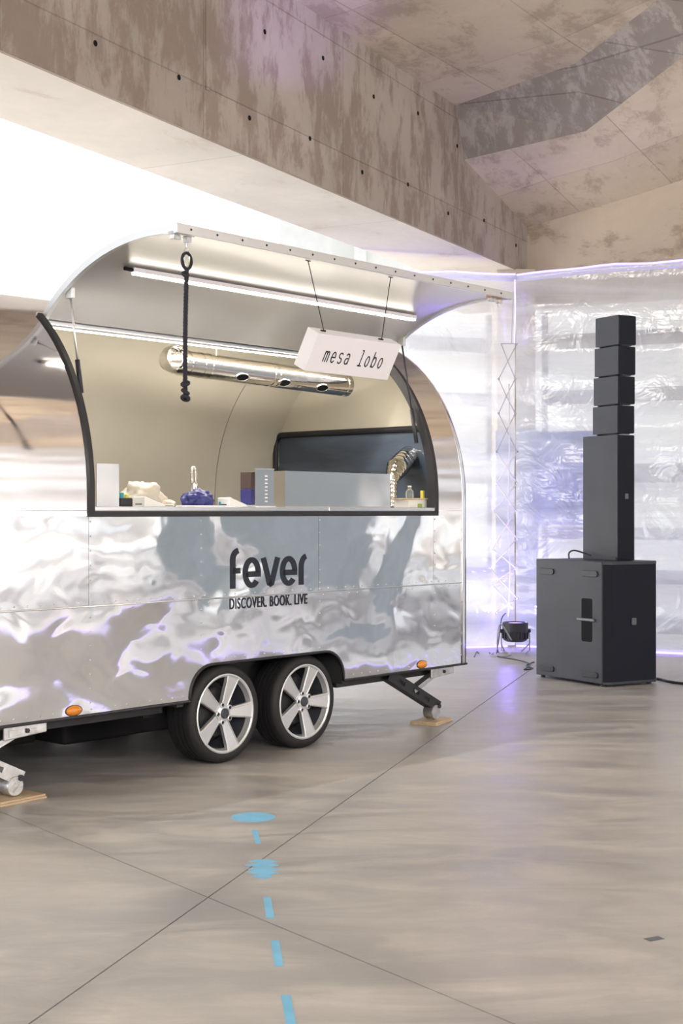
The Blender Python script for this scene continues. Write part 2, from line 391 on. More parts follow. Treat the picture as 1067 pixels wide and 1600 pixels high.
# plastic curtains
def curtain(name, label, plan, htop, seed, roll=True, led=True, led_floor=True):
    o = thing(name, label, 'curtain', (plan[0][0], plan[0][1], 0))
    off = Vector((plan[0][0], plan[0][1], 0))
    P = [Vector((a, b, 0))-off for a, b in plan]
    segs = []; L = 0
    for i in range(len(P)-1):
        n = max(2, int((P[i+1]-P[i]).length/.10))
        for k in range(n+(1 if i == len(P)-2 else 0)):
            segs.append((P[i].lerp(P[i+1], k/n), (P[i+1]-P[i]).normalized(), L+(P[i+1]-P[i]).length*k/n))
        L += (P[i+1]-P[i]).length
    rows = []
    NZ = 70
    for j in range(NZ+1):
        z = .02+(htop-.02)*j/NZ; r = []
        for p, d, l in segs:
            nrm = Vector((d.y, -d.x, 0)); 
            if nrm.y > 0: nrm = -nrm
            e = min(1, l/.3, (L-l)/.3)
            b = (abs(sin(pi*z/.86))**.6)*.07*e                     # pillows between horizontal welds
            w = noise.noise(Vector((l*.5+seed, z*2.6, seed)))*.09 + noise.noise(Vector((l*2.2, z*1.1, seed+5)))*.035
            r.append(p+nrm*(b+w*min(1, e+.3))+Vector((0, 0, z+(.02*sin(l*1.7) if j == NZ else 0))))
        rows.append(r)
    MB().grid(rows).build('film_sheet', M['film'], o, smooth=True)
    top = [rows[-1][i]+Vector((0, 0, -.0)) for i in range(len(segs))]
    if roll: MB().tube(top[::2], .045, 8).build('top_roll', M['film_roll'], o, smooth=True)
    if led:
        MB().tube([p+Vector((0, -.055, .03+.008*sin(i*.7))) for i, p in enumerate(top)][::2], .010, 6).build('led_strip', M['violet'], o)
    if led_floor:
        MB().tube([p+Vector((0, -.06, .015)) for p, d, l in segs][::3], .011 if led else .005, 6).build('led_strip', M['violet'], o)
    return o
Cn = (2.065, 16.9)
def along(p, k): return (p[0]+.886*k, p[1]-.465*k)
curtain('plastic_curtain', 'crinkled clear plastic curtain behind the tall speaker stack', [(Cn[0]+.006, Cn[1]-.0), along(Cn, 4.1)], 4.38, 3)
curtain('plastic_curtain', 'clear plastic curtain behind the silver trailer, left of the corner', [(-5.4, 13.2), (-3.43, 14.3), (.19, 16.3), (Cn[0]-.006, Cn[1])], 4.36, 11)
curtain('plastic_curtain', 'plastic side curtain mirrored in the trailer body', [along(Cn, 4.15), (5.6, 11.5), (5.6, 8.8), (5.6, -3)], 4.3, 21, led=False)
# corner seam light
sm = MB().tube([(0,0,0), (.004,0,-.35), (-.003,0,-.75)], .008, 6).build('corner_light', M['violet'], loc=(Cn[0]-.02, Cn[1]-.12, 4.34))
tag(sm, 'violet light strip hanging down the seam where the curtains meet', 'light strip')
# slatted screens outside the curtains
def slats(label, a, b, zs):
    o = thing('slatted_screen', label, 'screen', (a[0], a[1], 0))
    d = Vector((b[0]-a[0], b[1]-a[1], 0)); L = d.length; d.normalize(); n = Vector((-d.y, d.x, 0))
    for z, h in zs: MB().obox(d*L/2+Vector((0,0,z)), d, n, (0,0,1), L/2, .02, h/2).build('slat', M['slat'], o)
    for k in (.0, 1.0): MB().obox(d*L*k+n*.06+Vector((0,0,2)), d, n, (0,0,1), .03, .03, 2.0).build('post', M['slat'], o)
Z = [(3.62,.17),(2.96,.16),(2.05,.22),(1.35,.14),(.85,.16),(.3,.2)]
slats('grey horizontal slats dimly seen through the curtain behind the speakers', (Cn[0]+.35, Cn[1]+.12), (Cn[0]+.35+.886*4, Cn[1]+.12-.465*4), Z)
slats('grey horizontal slats dimly seen through the curtain beside the trailer', (.3, 16.75), (Cn[0]-.25, Cn[1]+.4), Z)
slats('grey horizontal slats added outside the side curtain to vary the trailer reflections', (6.1, 13.5), (6.1, -3), [(3.6,.3),(2.7,.22),(1.9,.35),(1.2,.2),(.55,.45)])  # unseen slats put in to break up the body's reflections
bb = MB().box(0, .95, -.02, .02, 0, 1.1).build('blue_board', M['board'], loc=(Cn[0]+.25, Cn[1]+.05, 1.45), rot=(0,0,atan2(-.465,.886)))
tag(bb, 'dark blue board behind the curtain left of the speaker column', 'board')
# unseen grey-blue sheet added at the side curtain for the trailer's reflection
wn = MB().box(-.03, .03, 0, 2.3, .75, 3.4).build('reflection_sheet', M['pane'], loc=(5.42, 9.0, 0)); tag(wn, kind='structure')

# ================================================================ TRAILER
TR = thing('food_trailer', 'rounded silver riveted food trailer with raised serving hatch', 'trailer', P0, TH)
HW, BH, ZS, ZB = 1.1, 1.3, 1.70, .43
S0, S1, S2 = -3.0, 2.52, 2.67
O0, O1 = -1.10, 2.16
def prof_z(t, a=HW, b=BH, c=HW): return ZS+b*sqrt(max(0, 1-((t-c)/a)**2))
def arc(a0, a1, n, off=0):
    """a: angle 0 at near side spring, pi at the far side"""
    return [(HW-(HW-off)*cos(a0+(a1-a0)*i/n), ZS+(BH-off)*sin(a0+(a1-a0)*i/n)) for i in range(n+1)]
HT = .478; aH = math.acos((HW-HT)/HW); HZ = ZS+BH*sin(aH)
def sheet(name, prof, s0, s1, m, ns=2, solid=.012, parent=TR, smooth=35):
    rows = [[(s0+(s1-s0)*i/ns, t, z) for t, z in prof] for i in range(ns+1)]
    return MB().grid(rows).build(name, m, parent, smooth=smooth, solid=solid)
# lower side with wheel arch cut
ar0, ar1, az, arr = -.335, 1.125, .645, .19
outl = [(S0, ZB), (ar0, ZB)]
for i in range(9):
    a = pi-pi/2*i/8; outl.append((ar0+arr+arr*cos(a), az-arr+arr*sin(a)))
for i in range(9):
    a = pi/2-pi/2*i/8; outl.append((ar1-arr+arr*cos(a), az-arr+arr*sin(a)))
outl += [(ar1, ZB), (S1, ZB), (S1, 1.052), (S0, 1.052)]
archpts = outl[1:-3]
MB().prism(outl, lambda p, sd: (p[0], .0 if sd == 0 else .012, p[1])).build('lower_panel', M['alu'], TR)
for x0, x1 in ((S0, -1.13), (-1.13, .86), (.86, 2.16), (2.16, S1)):
    MB().box(x0+.001, x1-.001, 0, .012, 1.060, 1.575).build('side_panel', M['alu'], TR)
MB().tube([(S0, -.002, 1.056), (S1+.03, .004, 1.056)], .0055, 8).build('belt_trim', M['trim'], TR, smooth=True)
MB().tube([(S0, -.002, 1.61), (O0-.02, -.002, 1.61)], .0045, 8).build('sill_trim', M['trim'], TR, smooth=True)
MB().tube([(O1+.03, -.002, 1.61), (S1, -.002, 1.61)], .0045, 8).build('sill_trim', M['trim'], TR, smooth=True)
low_prof = [(0, 1.575), (0, 1.64), (0, ZS)]
sheet('upper_panel', low_prof+arc(0, aH, 14)[1:], S0, O0-.02, M['alu_soft'])
sheet('upper_panel', low_prof+arc(0, aH, 14)[1:], O1+.03, S1, M['alu_soft'])
sheet('roof_panel', arc(aH, pi, 24)+[(2*HW, ZB)], S0, S1, M['alu_soft'])
# rounded end corner
full = [(0, ZB), (0, 1.052), (0, 1.61), (0, ZS)]+arc(0, pi, 36)[1:]+[(2*HW, 1.0), (2*HW, ZB)]
def inset(p, d):
    t, z = p; c = Vector((HW, ZS if z > ZS else z)); v = Vector((t, z))-c; L = v.length
    v = v*(1-d/L); return (c.x+v.x, c.y+v.y)
def endrow(k, n=6, r=.15):
    a = pi/2*k/n; return [(S1+r*sin(a), *inset(p, r*(1-cos(a)))) for p in full]
MB().grid([endrow(k) for k in range(6)]).build('corner_panel', M['alu_soft'], TR, smooth=35, solid=.01)
# raised seam flanges on the end corner
MB().tube([(S1, *inset(p, -.003)) for p in full], .006, 6).build('corner_seam', M['trim'], TR, smooth=True)
MB().tube([(S2-.012, *inset(p, .085)) for p in full], .012, 6).build('corner_gasket', M['rubber'], TR, smooth=True)
# end wall with window opening
wt0, wt1, wz0, wz1 = .34, 2.03, 1.45, 2.245
ew = MB()
def col(t0, t1, n=1):
    for i in range(n):
        a = t0+(t1-t0)*i/n; b = t0+(t1-t0)*(i+1)/n
        za, zb = [ZS+(BH-.06)*sqrt(max(0, 1-((x-HW)/(HW-.05))**2)) for x in (a, b)]
        def q(zl, zr, zl2, zr2): ew.add([(2.63, a, zl), (2.63, b, zr), (2.63, b, zr2), (2.63, a, zl2)], [(0,1,2,3)])
        if wt0-.001 <= a and b <= wt1+.001: q(ZB, ZB, wz0, wz0); q(wz1, wz1, za, zb)
        else: q(ZB, ZB, za, zb)
col(.05, wt0, 6); col(wt0, wt1, 14); col(wt1, 2.15, 3)
ew.build('end_wall', M['cream'], TR, solid=.03)
wf = part('end_window', TR)
fr = rrect(wt0-.02, wt1+.02, wz0-.02, wz1+.02, .07)
MB().tube([(2.605, a, b) for a, b in fr], .026, 8, closed=True).build('window_frame', M['rubber'], wf, smooth=True)
MB().prism(fr, lambda p, sd: (2.622+.006*sd, p[0], p[1])).build('window_pane', M['glass'], wf)
# interior lining
def lin(name, prof, s0, s1, ns=1, sh=0):
    rows = []
    for i in range(ns+1):
        f = i/ns; rows.append([(s0+(s1-s0)*f, HW+(t-HW)*(1-sh*f), ZS+(z-ZS)*(1-sh*f) if z > ZS else z) for t, z in prof])
    return MB().grid(rows).build(name, M['cream'], TR, smooth=35, solid=.004)
li = arc(aH+.02, pi, 26, .045)+[(2*HW-.045, 1.45)]
lo = [(2*HW-.045, 1.445), (2*HW-.045, .55)]
lin('ceiling_lining', li, -2.9, 1.965); lin('ceiling_lining', li, 1.972, 2.62, 4, .025)
lin('wall_lining', lo, -2.9, 1.965); lin('wall_lining', lo, 1.972, 2.62, 2, .025)
ni = [(.045, .76), (.045, 1.5), (.045, ZS)]+arc(0, aH, 12, .045)[1:]
lin('wall_lining', ni, -2.9, O0-.04); lin('wall_lining', ni, O1+.05, 2.62)
lin('wall_lining', [(.045, .76), (.045, 1.56)], O0-.04, O1+.05)
MB().box(-2.95, -2.92, .03, 2.17, .5, 2.2).build('end_wall', M['cream'], TR)
MB().box(-2.95, 2.62, .37, 2.17, .476, .54).box(-2.95, ar0-.11, .03, .37, .476, .54).box(ar1+.05, 2.62, .03, .37, .476, .54).build('floor_pan', M['under'], TR)
MB().lathe([(.025, 0), (.025, .006)], 16, (.10, 2*HW-.053, 1.86), 'y').build('cable_port', M['black'], TR)
# chassis and skirt
ch = MB().box(-2.9, ar0-.12, .12, .18, .36, .455).box(ar1+.06, 2.5, .12, .18, .36, .455).box(-2.9, 2.5, .40, .46, .36, .455).box(-2.9, 2.5, 1.80, 1.86, .36, .455)
ch.box(-2.9, 2.55, .37, 2.14, .455, .475).box(-2.9, ar0-.11, .03, .37, .455, .475).box(ar1+.05, 2.55, .03, .37, .455, .475)
ch.build('chassis', M['under'], TR)
MB().box(ar0-.08, ar1+.05, .34, .36, .30, .75).box(ar0-.08, ar1+.05, .01, .36, .68, .70).box(ar0-.10, ar0-.05, .01, .36, .40, .72).box(ar1+.0, ar1+.03, .014, .36, .40, .72).build('wheel_housing', M['under'], TR)
MB().box(.0, .04, .34, 1.9, .27, .33).box(.73, .77, .34, 1.9, .27, .33).build('axle', M['under'], TR)
for a_, b_ in ((-2.9,-.40),(-.36,1.10),(1.15,2.5)): MB().box(a_, b_, *((1.45, 2.10) if abs(a_) > .5 else (1.2, 1.7)), .03, .44).build('underfloor_blocker', M['under'], TR, bevel=.02)  # invented boxes that shut out light so the floor underneath stays dark
# black bottom edge following arch
edge = [(S0, ZB)]+archpts+[(S1+.06, ZB)]
MB().tube([(a, -.001, b-.002) for a, b in edge], .0095, 6).build('bottom_edge', M['rubber'], TR, smooth=True)
# opening frame gasket
op = [(0, 1.592)]+[(0, 1.66), (0, ZS)]+arc(0, aH, 16)[1:]
def frame_side(s, w):
    rows = []
    for (ds, dt) in ((0, -.022), (w, -.022), (w, .05), (0, .05), (0, -.022)):
        rr = []
        for p in op:
            q = inset(p, dt) if p[1] > ZS else (p[0]+dt, p[1]); rr.append((s+ds, *q))
        rows.append(rr)
    return MB().grid(rows)
frame_side(O0-.035, .035).build('opening_gasket', M['rubber'], TR, smooth=40)
frame_side(O1, .035).build('opening_gasket', M['rubber'], TR, smooth=40)
MB().box(O0-.035, O1+.035, -.022, .03, 1.572, 1.604).build('opening_gasket', M['rubber'], TR, bevel=.004)
MB().box(O0, .95, -.015, .50, 1.606, 1.632).build('counter_ledge', M['trim'], TR, bevel=.003)
MB().box(.953, O1, -.015, .50, 1.606, 1.632).build('counter_ledge', M['trim'], TR, bevel=.003)
# header at hinge with LED
MB().tube([(O0-.03, HT+.0, HZ+.012), (O1+.03, HT+.0, HZ+.012)], .014, 8).build('hinge_rail', M['trim'], TR, smooth=True)
MB().box(O0, O1, HT+.01, HT+.05, HZ-.035, HZ+.0).build('header_rail', M['trim'], TR)
il = part('ceiling_light', TR)
MB().box(O0+.08, O1-.05, HT+.055, HT+.085, HZ-.045, HZ-.020).build('light_body', M['white'], il)
MB().box(O0+.08, O1-.05, HT+.064, HT+.078, HZ-.052, HZ-.045).build('led_tube', M['led'], il)
la_ = lamp('trailer_led_light', 'AREA', T((O0+O1)/2, HT+.09, HZ-.06), T((O0+O1)/2, HT+.75, 1.5), 46, (1, .94, .84), shape='RECTANGLE', size=3.0, size_y=.03)
la_.matrix_world = Matrix.Translation(T((O0+O1)/2, HT+.10, HZ-.06)) @ Matrix.Rotation(TH, 4, 'Z') @ Matrix.Rotation(radians(30), 4, 'X')
# rivets
rv = MB()
def rivet(s, z, y=-.001, r=.0055): rv.lathe([(r, 0), (r*.8, -.0025), (.001, -.0035)], 6, (s, y, z), 'y', cap=False)
for s in [S0+.09*i for i in range(int((S1-S0)/.09))]:
    rivet(s, 1.078); rivet(s+.04, 1.036) if int(s*100) % 3 else None
    if not (ar0-.02 < s < ar1+.02): rivet(s, .462)
    elif ar0+.15 < s < ar1-.15: rivet(s, az+.03)
for x in (-1.13, .86, 2.16, S1-.02, -.25):
    for i in range(7): rivet(x+.012, .50+i*.082) if not (ar0-.03 < x < ar1+.03) or .50+i*.082 > .72 else None
    for i in range(6): rivet(x+.012, 1.12+i*.085)
tag(rv.build('rivets', M['trim'], TR, smooth=True), kind='stuff')
# marker lamps
for s in (-1.238, 2.015):
    mk = MB(); mk.lathe([(.001, -.030), (.02, -.028), (.040, -.018), (.050, -.006), (.052, .0)], 20, (0,0,0), 'y')
    o = mk.build('marker_light', M['amber'], TR, smooth=True, loc=(s, 0, .467)); o.scale = (1.1, 1, .58)
    b_ = MB().lathe([(.055, -.004), (.055, .0)], 20, (0,0,0), 'y').build('marker_base', M['plasticblack'], o)
# ---- wheels
def wheel(s):
    y0 = .02; W_ = .235; R = .315; r = .252
    tp = [(r-.004, .03), (r+.003, .006), (r+.02, .0), (R-.026, .004), (R-.008, .016), (R, .035)]
    for g in (.075, .115, .155):
        tp += [(R, g-.006), (R-.009, g-.005), (R-.009, g+.005), (R, g+.006)]
    tp += [(R, W_-.03), (R-.01, W_-.012), (R-.04, W_), (r, W_-.01)]
    wp = MB().lathe(tp, 64, (0,0,0), 'y', cap=False).build('wheel', M['tyre'], TR, smooth=40, loc=(s, y0, R))
    rp = [(r-.003, .012), (r+.002, .004), (r-.006, .002), (r-.016, .008), (r-.020, .03), (r-.026, .045)]
    MB().lathe([(r-.026, .045), (r-.03, .09), (r-.05, .17)], 48, (0,0,0), 'y', cap=False).build('rim_barrel', M['cap'], wp, smooth=40)
    MB().lathe(rp, 64, (0,0,0), 'y', cap=False).build('rim', M['rim'], wp, smooth=40)
    MB().lathe([(.16, .10), (.15, .09), (.02, .09)], 32, (0,0,0), 'y', cap=False).build('brake_disc', M['under'], wp)
    MB().lathe([(.235, .19), (.02, .17)], 32, (0,0,0), 'y', cap=False).build('wheel_back', M['under'], wp)
    ao = radians(72 if s < .3 else 68)
    for k in range(5):
        a = ao+2*pi*k/5; ca, sa = cos(a), sin(a)
        def q(rad, lat, y): return (rad*ca-lat*sa, y, rad*sa+lat*ca)
        m = MB(); prof = [(.045, .030, .028), (.085, .033, .022), (.14, .040, .016), (.195, .047, .008), (.238, .056, .004)]
        rows = []
        for rad, hw, y in prof:
            rows.append([q(rad, -hw, y+.030), q(rad, -hw, y+.004), q(rad, -hw+.008, y-.001), q(rad, -hw+.012, y+.004), q(rad, hw-.012, y+.004), q(rad, hw-.008, y-.001), q(rad, hw, y+.004), q(rad, hw, y+.030)])
        m.grid(rows).build('spoke', M['rim'], wp, smooth=30)
    MB().lathe([(.055, .040), (.062, .030), (.058, .022), (.034, .016), (.03, .02)], 32, (0,0,0), 'y').build('hub', M['rim'], wp, smooth=40)
    MB().lathe([(.033, .022), (.033, .008), (.028, .003), (.001, .002)], 24, (0,0,0), 'y', cap=False).build('hub_cap', M['cap'], wp, smooth=40)
    for k in range(5):
        a = ao+pi/5+2*pi*k/5
        m = MB().lathe([(.017, .030), (.017, .014), (.012, .012), (.012, .02)], 14, (.058*cos(a), 0, .058*sin(a)), 'y', cap=False)
        m.build('nut_collar', M['rim'], wp); 
        MB().lathe([(.0095, .028), (.0095, .011), (.004, .008)], 6, (.058*cos(a), 0, .058*sin(a)), 'y').build('lug_nut', M['under'], wp)
for s_ in (0, .753): MB().lathe([(.20,1.96),(.29,1.955),(.315,1.98),(.315,2.16),(.29,2.19),(.20,2.18)], 48, (s_,0,.315), 'y').build('far_wheel', M['tyre'], TR, smooth=40)
wheel(0.0); wheel(.753)
# ---- stabiliser jacks
def jack(sf, t):
    j = part('stabilizer_jack', TR, (sf, t, 0))
    top = Vector((-.56, 0, .415)); ft = Vector((.03, 0, .125))
    d = (ft-top).normalized(); nn = Vector((0,1,0)).cross(d)
    L = (ft-top).length
    for y in (-.035, .035):                                           # two slotted side plates
        m = MB(); h = .042
        slots = [(.12,.20), (.31,.39), (.46,.53)]
        def P(a, b): return top+d*a+nn*b+Vector((0, y, 0))
        xs = [0]+[v for s_ in slots for v in s_]+[L+.02]
        for i in range(len(xs)-1):
            a, b = xs[i], xs[i+1]
            if i % 2 == 0: m.obox((P(a,0)+P(b,0))/2, d, (0,1,0), nn, (b-a)/2, .003, h)
            else:
                m.obox((P(a,h*.68)+P(b,h*.68))/2, d, (0,1,0), nn, (b-a)/2, .003, h*.32)
                m.obox((P(a,-h*.68)+P(b,-h*.68))/2, d, (0,1,0), nn, (b-a)/2, .003, h*.32)
        m.build('arm_plate', M['dark_steel'] if sf > 0 else M['galv'], j)
    MB().obox((top+ft)/2+nn*.036, d, (0,1,0), nn, L/2, .035, .004).build('arm_web', M['dark_steel'], j)
    mid = top.lerp(ft, .52)
    b1 = Vector((.10, 0, .40)); dd = (b1-mid)
    for y in (-.028, .028):
        MB().obox((mid+b1)/2+Vector((0,y,0)), dd, (0,1,0), Vector((0,1,0)).cross(dd), dd.length/2, .004, .017).build('strut', M['galv'] if y < 0 else M['dark_steel'], j)
    m = MB().prism([(-.10,.345), (.19,.365), (.19,.425), (-.10,.425)], lambda p, sd: (p[0], -.07 if sd == 0 else -.055, p[1]))
    m.build('bracket', M['galv'], j, bevel=.006)
    MB().prism([(-.07,.363), (.12,.38), (.12,.395), (-.07,.40)], lambda p, sd: (p[0], -.075 if sd == 0 else -.07, p[1])).build('bracket_rib', M['galv'], j, bevel=.002)
    MB().box(-.12, .20, -.055, .10, .405, .425).build('mount_channel', M['dark_steel'], j)
    MB().lathe([(.014, -.085), (.014, .0)], 6, (.05, 0, .388), 'y').build('drive_bolt', M['dark_steel'], j)
    ftm = MB().lathe([(.052, -.045), (.057, -.03), (.05, 0), (.057, .03), (.052, .045)], 20, (ft.x-.035, 0, ft.z-.042), 'y'); 
    ftm.build('foot', M['galv'], j, smooth=40)
    MB().lathe([(.018, -.052), (.018, .052)], 10, tuple(ft), 'y').build('foot_pin', M['dark_steel'], j)
jack(2.26, .09); jack(-1.60, .09)
for s, t, lab in ((2.25, .09, 'plywood block under the jack at the far end of the trailer'), (-1.60, .09, 'plywood block under the jack at the lower left frame edge')):
    o = MB().box(-.16, .16, -.11, .11, 0, .012).box(-.155, .155, -.105, .105, .0125, .0245)
    tag(o.build('wood_block', M['wood'], loc=T(s, t, 0), rot=(0,0,TH+(.25 if s > 0 else .05)), bevel=.002), lab, 'block')
# ---- raised hatch lid
ca_, sa_ = cos(radians(-85.5)), sin(radians(-85.5))
def openp(p):
    dt, dz = p[0]-HT, p[1]-HZ
    return (HT+dt*ca_-dz*sa_, HZ+dt*sa_+dz*ca_)
cl = [(0, 1.62), (0, 1.66), (0, ZS)]+arc(0, aH, 18)[1:]
lidp = [openp(p) for p in cl]                       # tip .. hinge
lidi = [openp(inset(p, .022) if p[1] > ZS else (p[0]+.022, p[1])) for p in cl]
l0, l1 = O0+.0, O1-.02
hl = MB().grid([[(s, t, z) for t, z in lidp] for s in (l0, (l0+l1)/2, l1)]).build('hatch_lid', M['alu_soft'], TR, smooth=35, solid=.004)
for a, b in ((l0+.01, .5), (.503, l1-.01)):
    MB().grid([[(s, t, z) for t, z in lidi] for s in (a, b)]).build('lid_lining', M['lid'], hl, smooth=35, solid=.003)
for s in (l0, l1-.03):
    rows = []
    for ds, src in ((0, lidp), (.03, lidp), (.03, lidi), (0, lidi), (0, lidp)):
        o_ = .006 if src is lidp else -.014
        rows.append([(s+ds, t, z+o_) for t, z in src])
    MB().grid(rows).build('side_flange', M['flange'], hl, smooth=40)
tp = lidp[0]
MB().box(l0-.005, l1+.005, tp[0]-.012, tp[0]+.006, tp[1]-.035, tp[1]+.018).build('front_flange', M['trim'], hl, bevel=.003)
m = MB()
for i in range(16):
    m.lathe([(.007, 0), (.005, -.004)], 8, (l0+.1+i*.2, tp[0]-.0125, tp[1]-.006), 'y')
tag(m.build('flange_screws', M['dark_steel'], hl), kind='stuff')
def lid_under(t):
    for i in range(len(lidi)-1):
        a, b = lidi[i], lidi[i+1]
        if a[0] <= t <= b[0]: return a[1]+(b[1]-a[1])*(t-a[0])/(b[0]-a[0])
    return lidi[0][1]
zl = lid_under(0.0)
MB().box(-.80, 1.93, -.018, .018, zl-.032, zl-.006).build('light_body', M['white'], hl)
MB().box(-.79, 1.92, -.014, .014, zl-.046, zl-.033).build('led_tube', M['led'], hl)
lb_ = lamp('hatch_led_light', 'AREA', (0,0,0), (0,0,-1), 1.5, (1, .93, .80), shape='RECTANGLE', size=2.7, size_y=.03)
lb_.matrix_world = Matrix.Translation(T(.56, 0, zl-.05)) @ Matrix.Rotation(TH, 4, 'Z') @ Matrix.Rotation(radians(15), 4, 'X')
MB().tube([(-.80,0,zl-.02), (-.86,.0,zl-.018)], .012, 8).build('cable_gland', M['black'], hl)
# latch brackets at lid corners
for s, mt in ((l0+.09, 'trim'), (l1-.12, 'copper')):
    zt = lid_under(tp[0]+.05)
    MB().box(s-.09, s+.07, tp[0]+.02, tp[0]+.07, zt-.018, zt-.001).build('latch_plate', M[mt], hl, bevel=.003)
    MB().box(s-.085, s-.03, tp[0]+.025, tp[0]+.06, zt-.045, zt-.018).box(s+.015, s+.05, tp[0]+.025, tp[0]+.06, zt-.05, zt-.018).build('latch_body', M['galv'], hl, bevel=.003)
    MB().tube([(s+.03, tp[0]+.045, zt-.05), (s+.03, tp[0]+.045, zt-.075)], .008, 8).build('latch_pin', M['galv'], hl)
# gas struts
def strut(s, a, b):
    a = Vector((s, *a)); b = Vector((s+.0, *b)); o = MB().tube([a, a.lerp(b, .68)], .0065, 8).build('gas_strut', M['trim'] if s < 0 else M['plasticblack'], TR, smooth=True)
    MB().tube([a.lerp(b, .66), b], .015, 12).build('strut_cylinder', M['plasticblack'], o, smooth=True)
    MB().obox(a+Vector((.0,0,.02)), (1,0,0), (0,1,0), (0,0,1), .012, .028, .032).build('strut_bracket', M['galv'], o, bevel=.003)
ta = .26; strut(O0+.045, (ta, lid_under(ta)-.05), (.16, 2.30)); strut(O1-.055, (ta, lid_under(ta)-.05), (.12, 2.12))
# ---- extraction duct inside
dk = part('exhaust_duct', TR)
a, b = Vector((.27, .75, 2.625)), Vector((2.02, .75, 2.585))
MB().tube([a, b], .086, 32, cap=False).build('duct_pipe', M['chrome'], dk, smooth=50, solid=.002)
el = [a+Vector((.02,0,0)), a+Vector((-.05,-.004,0)), a+Vector((-.10,-.02,.01)), a+Vector((-.125,-.06,.015)), a+Vector((-.13,-.12,.015))]
MB().tube(el, .082, 28, cap=False).build('duct_elbow', M['chrome'], dk, smooth=30)
for f in (0, .03, .10, .14, .50, .53, .97):
    p = a.lerp(b, f); MB().tube([p, p+Vector((.012,0,0))], .092, 32).build('duct_collar', M['chrome'], dk, smooth=50)
for f in (.31, .56, .80):
    p = a.lerp(b, f)+Vector((0, -.060, -.048)); nn = Vector((0, -.79, -.62))
    m = MB(); ring = [(p+nn*.012+Vector((1,0,0))*.062*cos(q*pi/10)+Vector((0,-.62,.79))*.030*sin(q*pi/10)) for q in range(20)]
    m.v = [tuple(v) for v in ring]; m.f = [list(range(20))]
    m2 = m.build('duct_hole', M['black'], dk)
    MB().tube(ring, .004, 6, closed=True).build('hole_rim', M['chrome'], dk, smooth=True)
for f in (.2, .75):
    p = a.lerp(b, f); MB().tube([p+Vector((0,0,.08)), p+Vector((0,0,.27))], .004, 6).build('hanger_rod', M['galv'], dk)
# flexible duct at the right end
fd = part('flexible_duct', TR)
def TL(x, y, t):      # pixel at inward offset t -> trailer local
    a_ = (x-533.5)/F; bx = P0.x+N.x*t; by = P0.y+N.y*t
    s = (a_*by-bx)/(U.x-a_*U.y); Y = by+U.y*s; return Vector((s, t, 1.6-(y-800)*Y/F))
path = [TL(614,792,.45), TL(614,765,.45), TL(613,748,.46), TL(620,732,.50), TL(632,718,.56), TL(645,708,.64), TL(653,704,.70)]
pp = []
for i in range(len(path)-1):
    for k in range(10): pp.append(path[i].lerp(path[i+1], k/10))
pp.append(path[-1])
rr = [(.028 if i < 14 else .028+.050*min(1,(i-14)/16)) + (.007 if i % 3 == 0 else 0) for i in range(len(pp))]
MB().tube(pp, rr, 20).build('duct_pipe', M['chrome'], fd, smooth=True)
e_ = path[-1]; MB().box(e_.x-.02, e_.x+.05, e_.y-.10, e_.y+.12, e_.z-.12, e_.z+.10).build('duct_flange', M['galv'], fd, bevel=.004)
# ---- lettering on the body
def stroke(mb, pts, w, y0, y1, mapf):
    """flat ribbon along 2D pts; mapf(x,z)->(s,z)"""
    n = len(pts); L = []; R = []
    for i in range(n):
        a = Vector(pts[max(0, i-1)]); b = Vector(pts[min(n-1, i+1)]); d = (b-a).normalized(); q = Vector((-d.y, d.x))*w/2
        L.append(Vector(pts[i])+q); R.append(Vector(pts[i])-q)
    for i in range(n-1):
        quad = [mapf(*p) for p in (L[i], L[i+1], R[i+1], R[i])]
        mb.prism(quad, lambda p, sd: (p[0], y0 if sd == 0 else y1, p[1]))
def arcp(cx_, cz_, rx, rz, a0, a1, n=18): return [(cx_+rx*cos(radians(a0+(a1-a0)*i/n)), cz_+rz*sin(radians(a0+(a1-a0)*i/n))) for i in range(n+1)]
lt = MB(); w_ = .15
def e_letter(cx_): return [arcp(cx_, .5, .235, .42, 0, 318, 26), [(cx_-.22, .45), (cx_+.325, .45)]]
glyphs = [ [[(.10, 0), (.10, .95)]+arcp(.34, .95, .24, .30, 180, 100, 8)[1:], [(.10, .58), (.37, .58)]] ]
glyphs += [e_letter(.78)]
glyphs += [[[(1.20, .98), (1.44, .08), (1.49,.08)], [(1.74, .98), (1.50, .08), (1.45,.08)]]]
glyphs += [e_letter(2.155)]
glyphs += [[[(2.64, 0), (2.64, .62)]+arcp(2.87, .62, .23, .37, 180, 100, 8)[1:]]]
fs, fz, kx, kz = .012, 1.110, .255, .195
for g in glyphs:
    mm = MB()
    for st in g:
        stroke(mm, st, w_*1.25, -.0025, -.0008, lambda x, z: (fs+x*kx, fz+z*kz))
    mm.build('letter', M['blackvinyl'], TR)
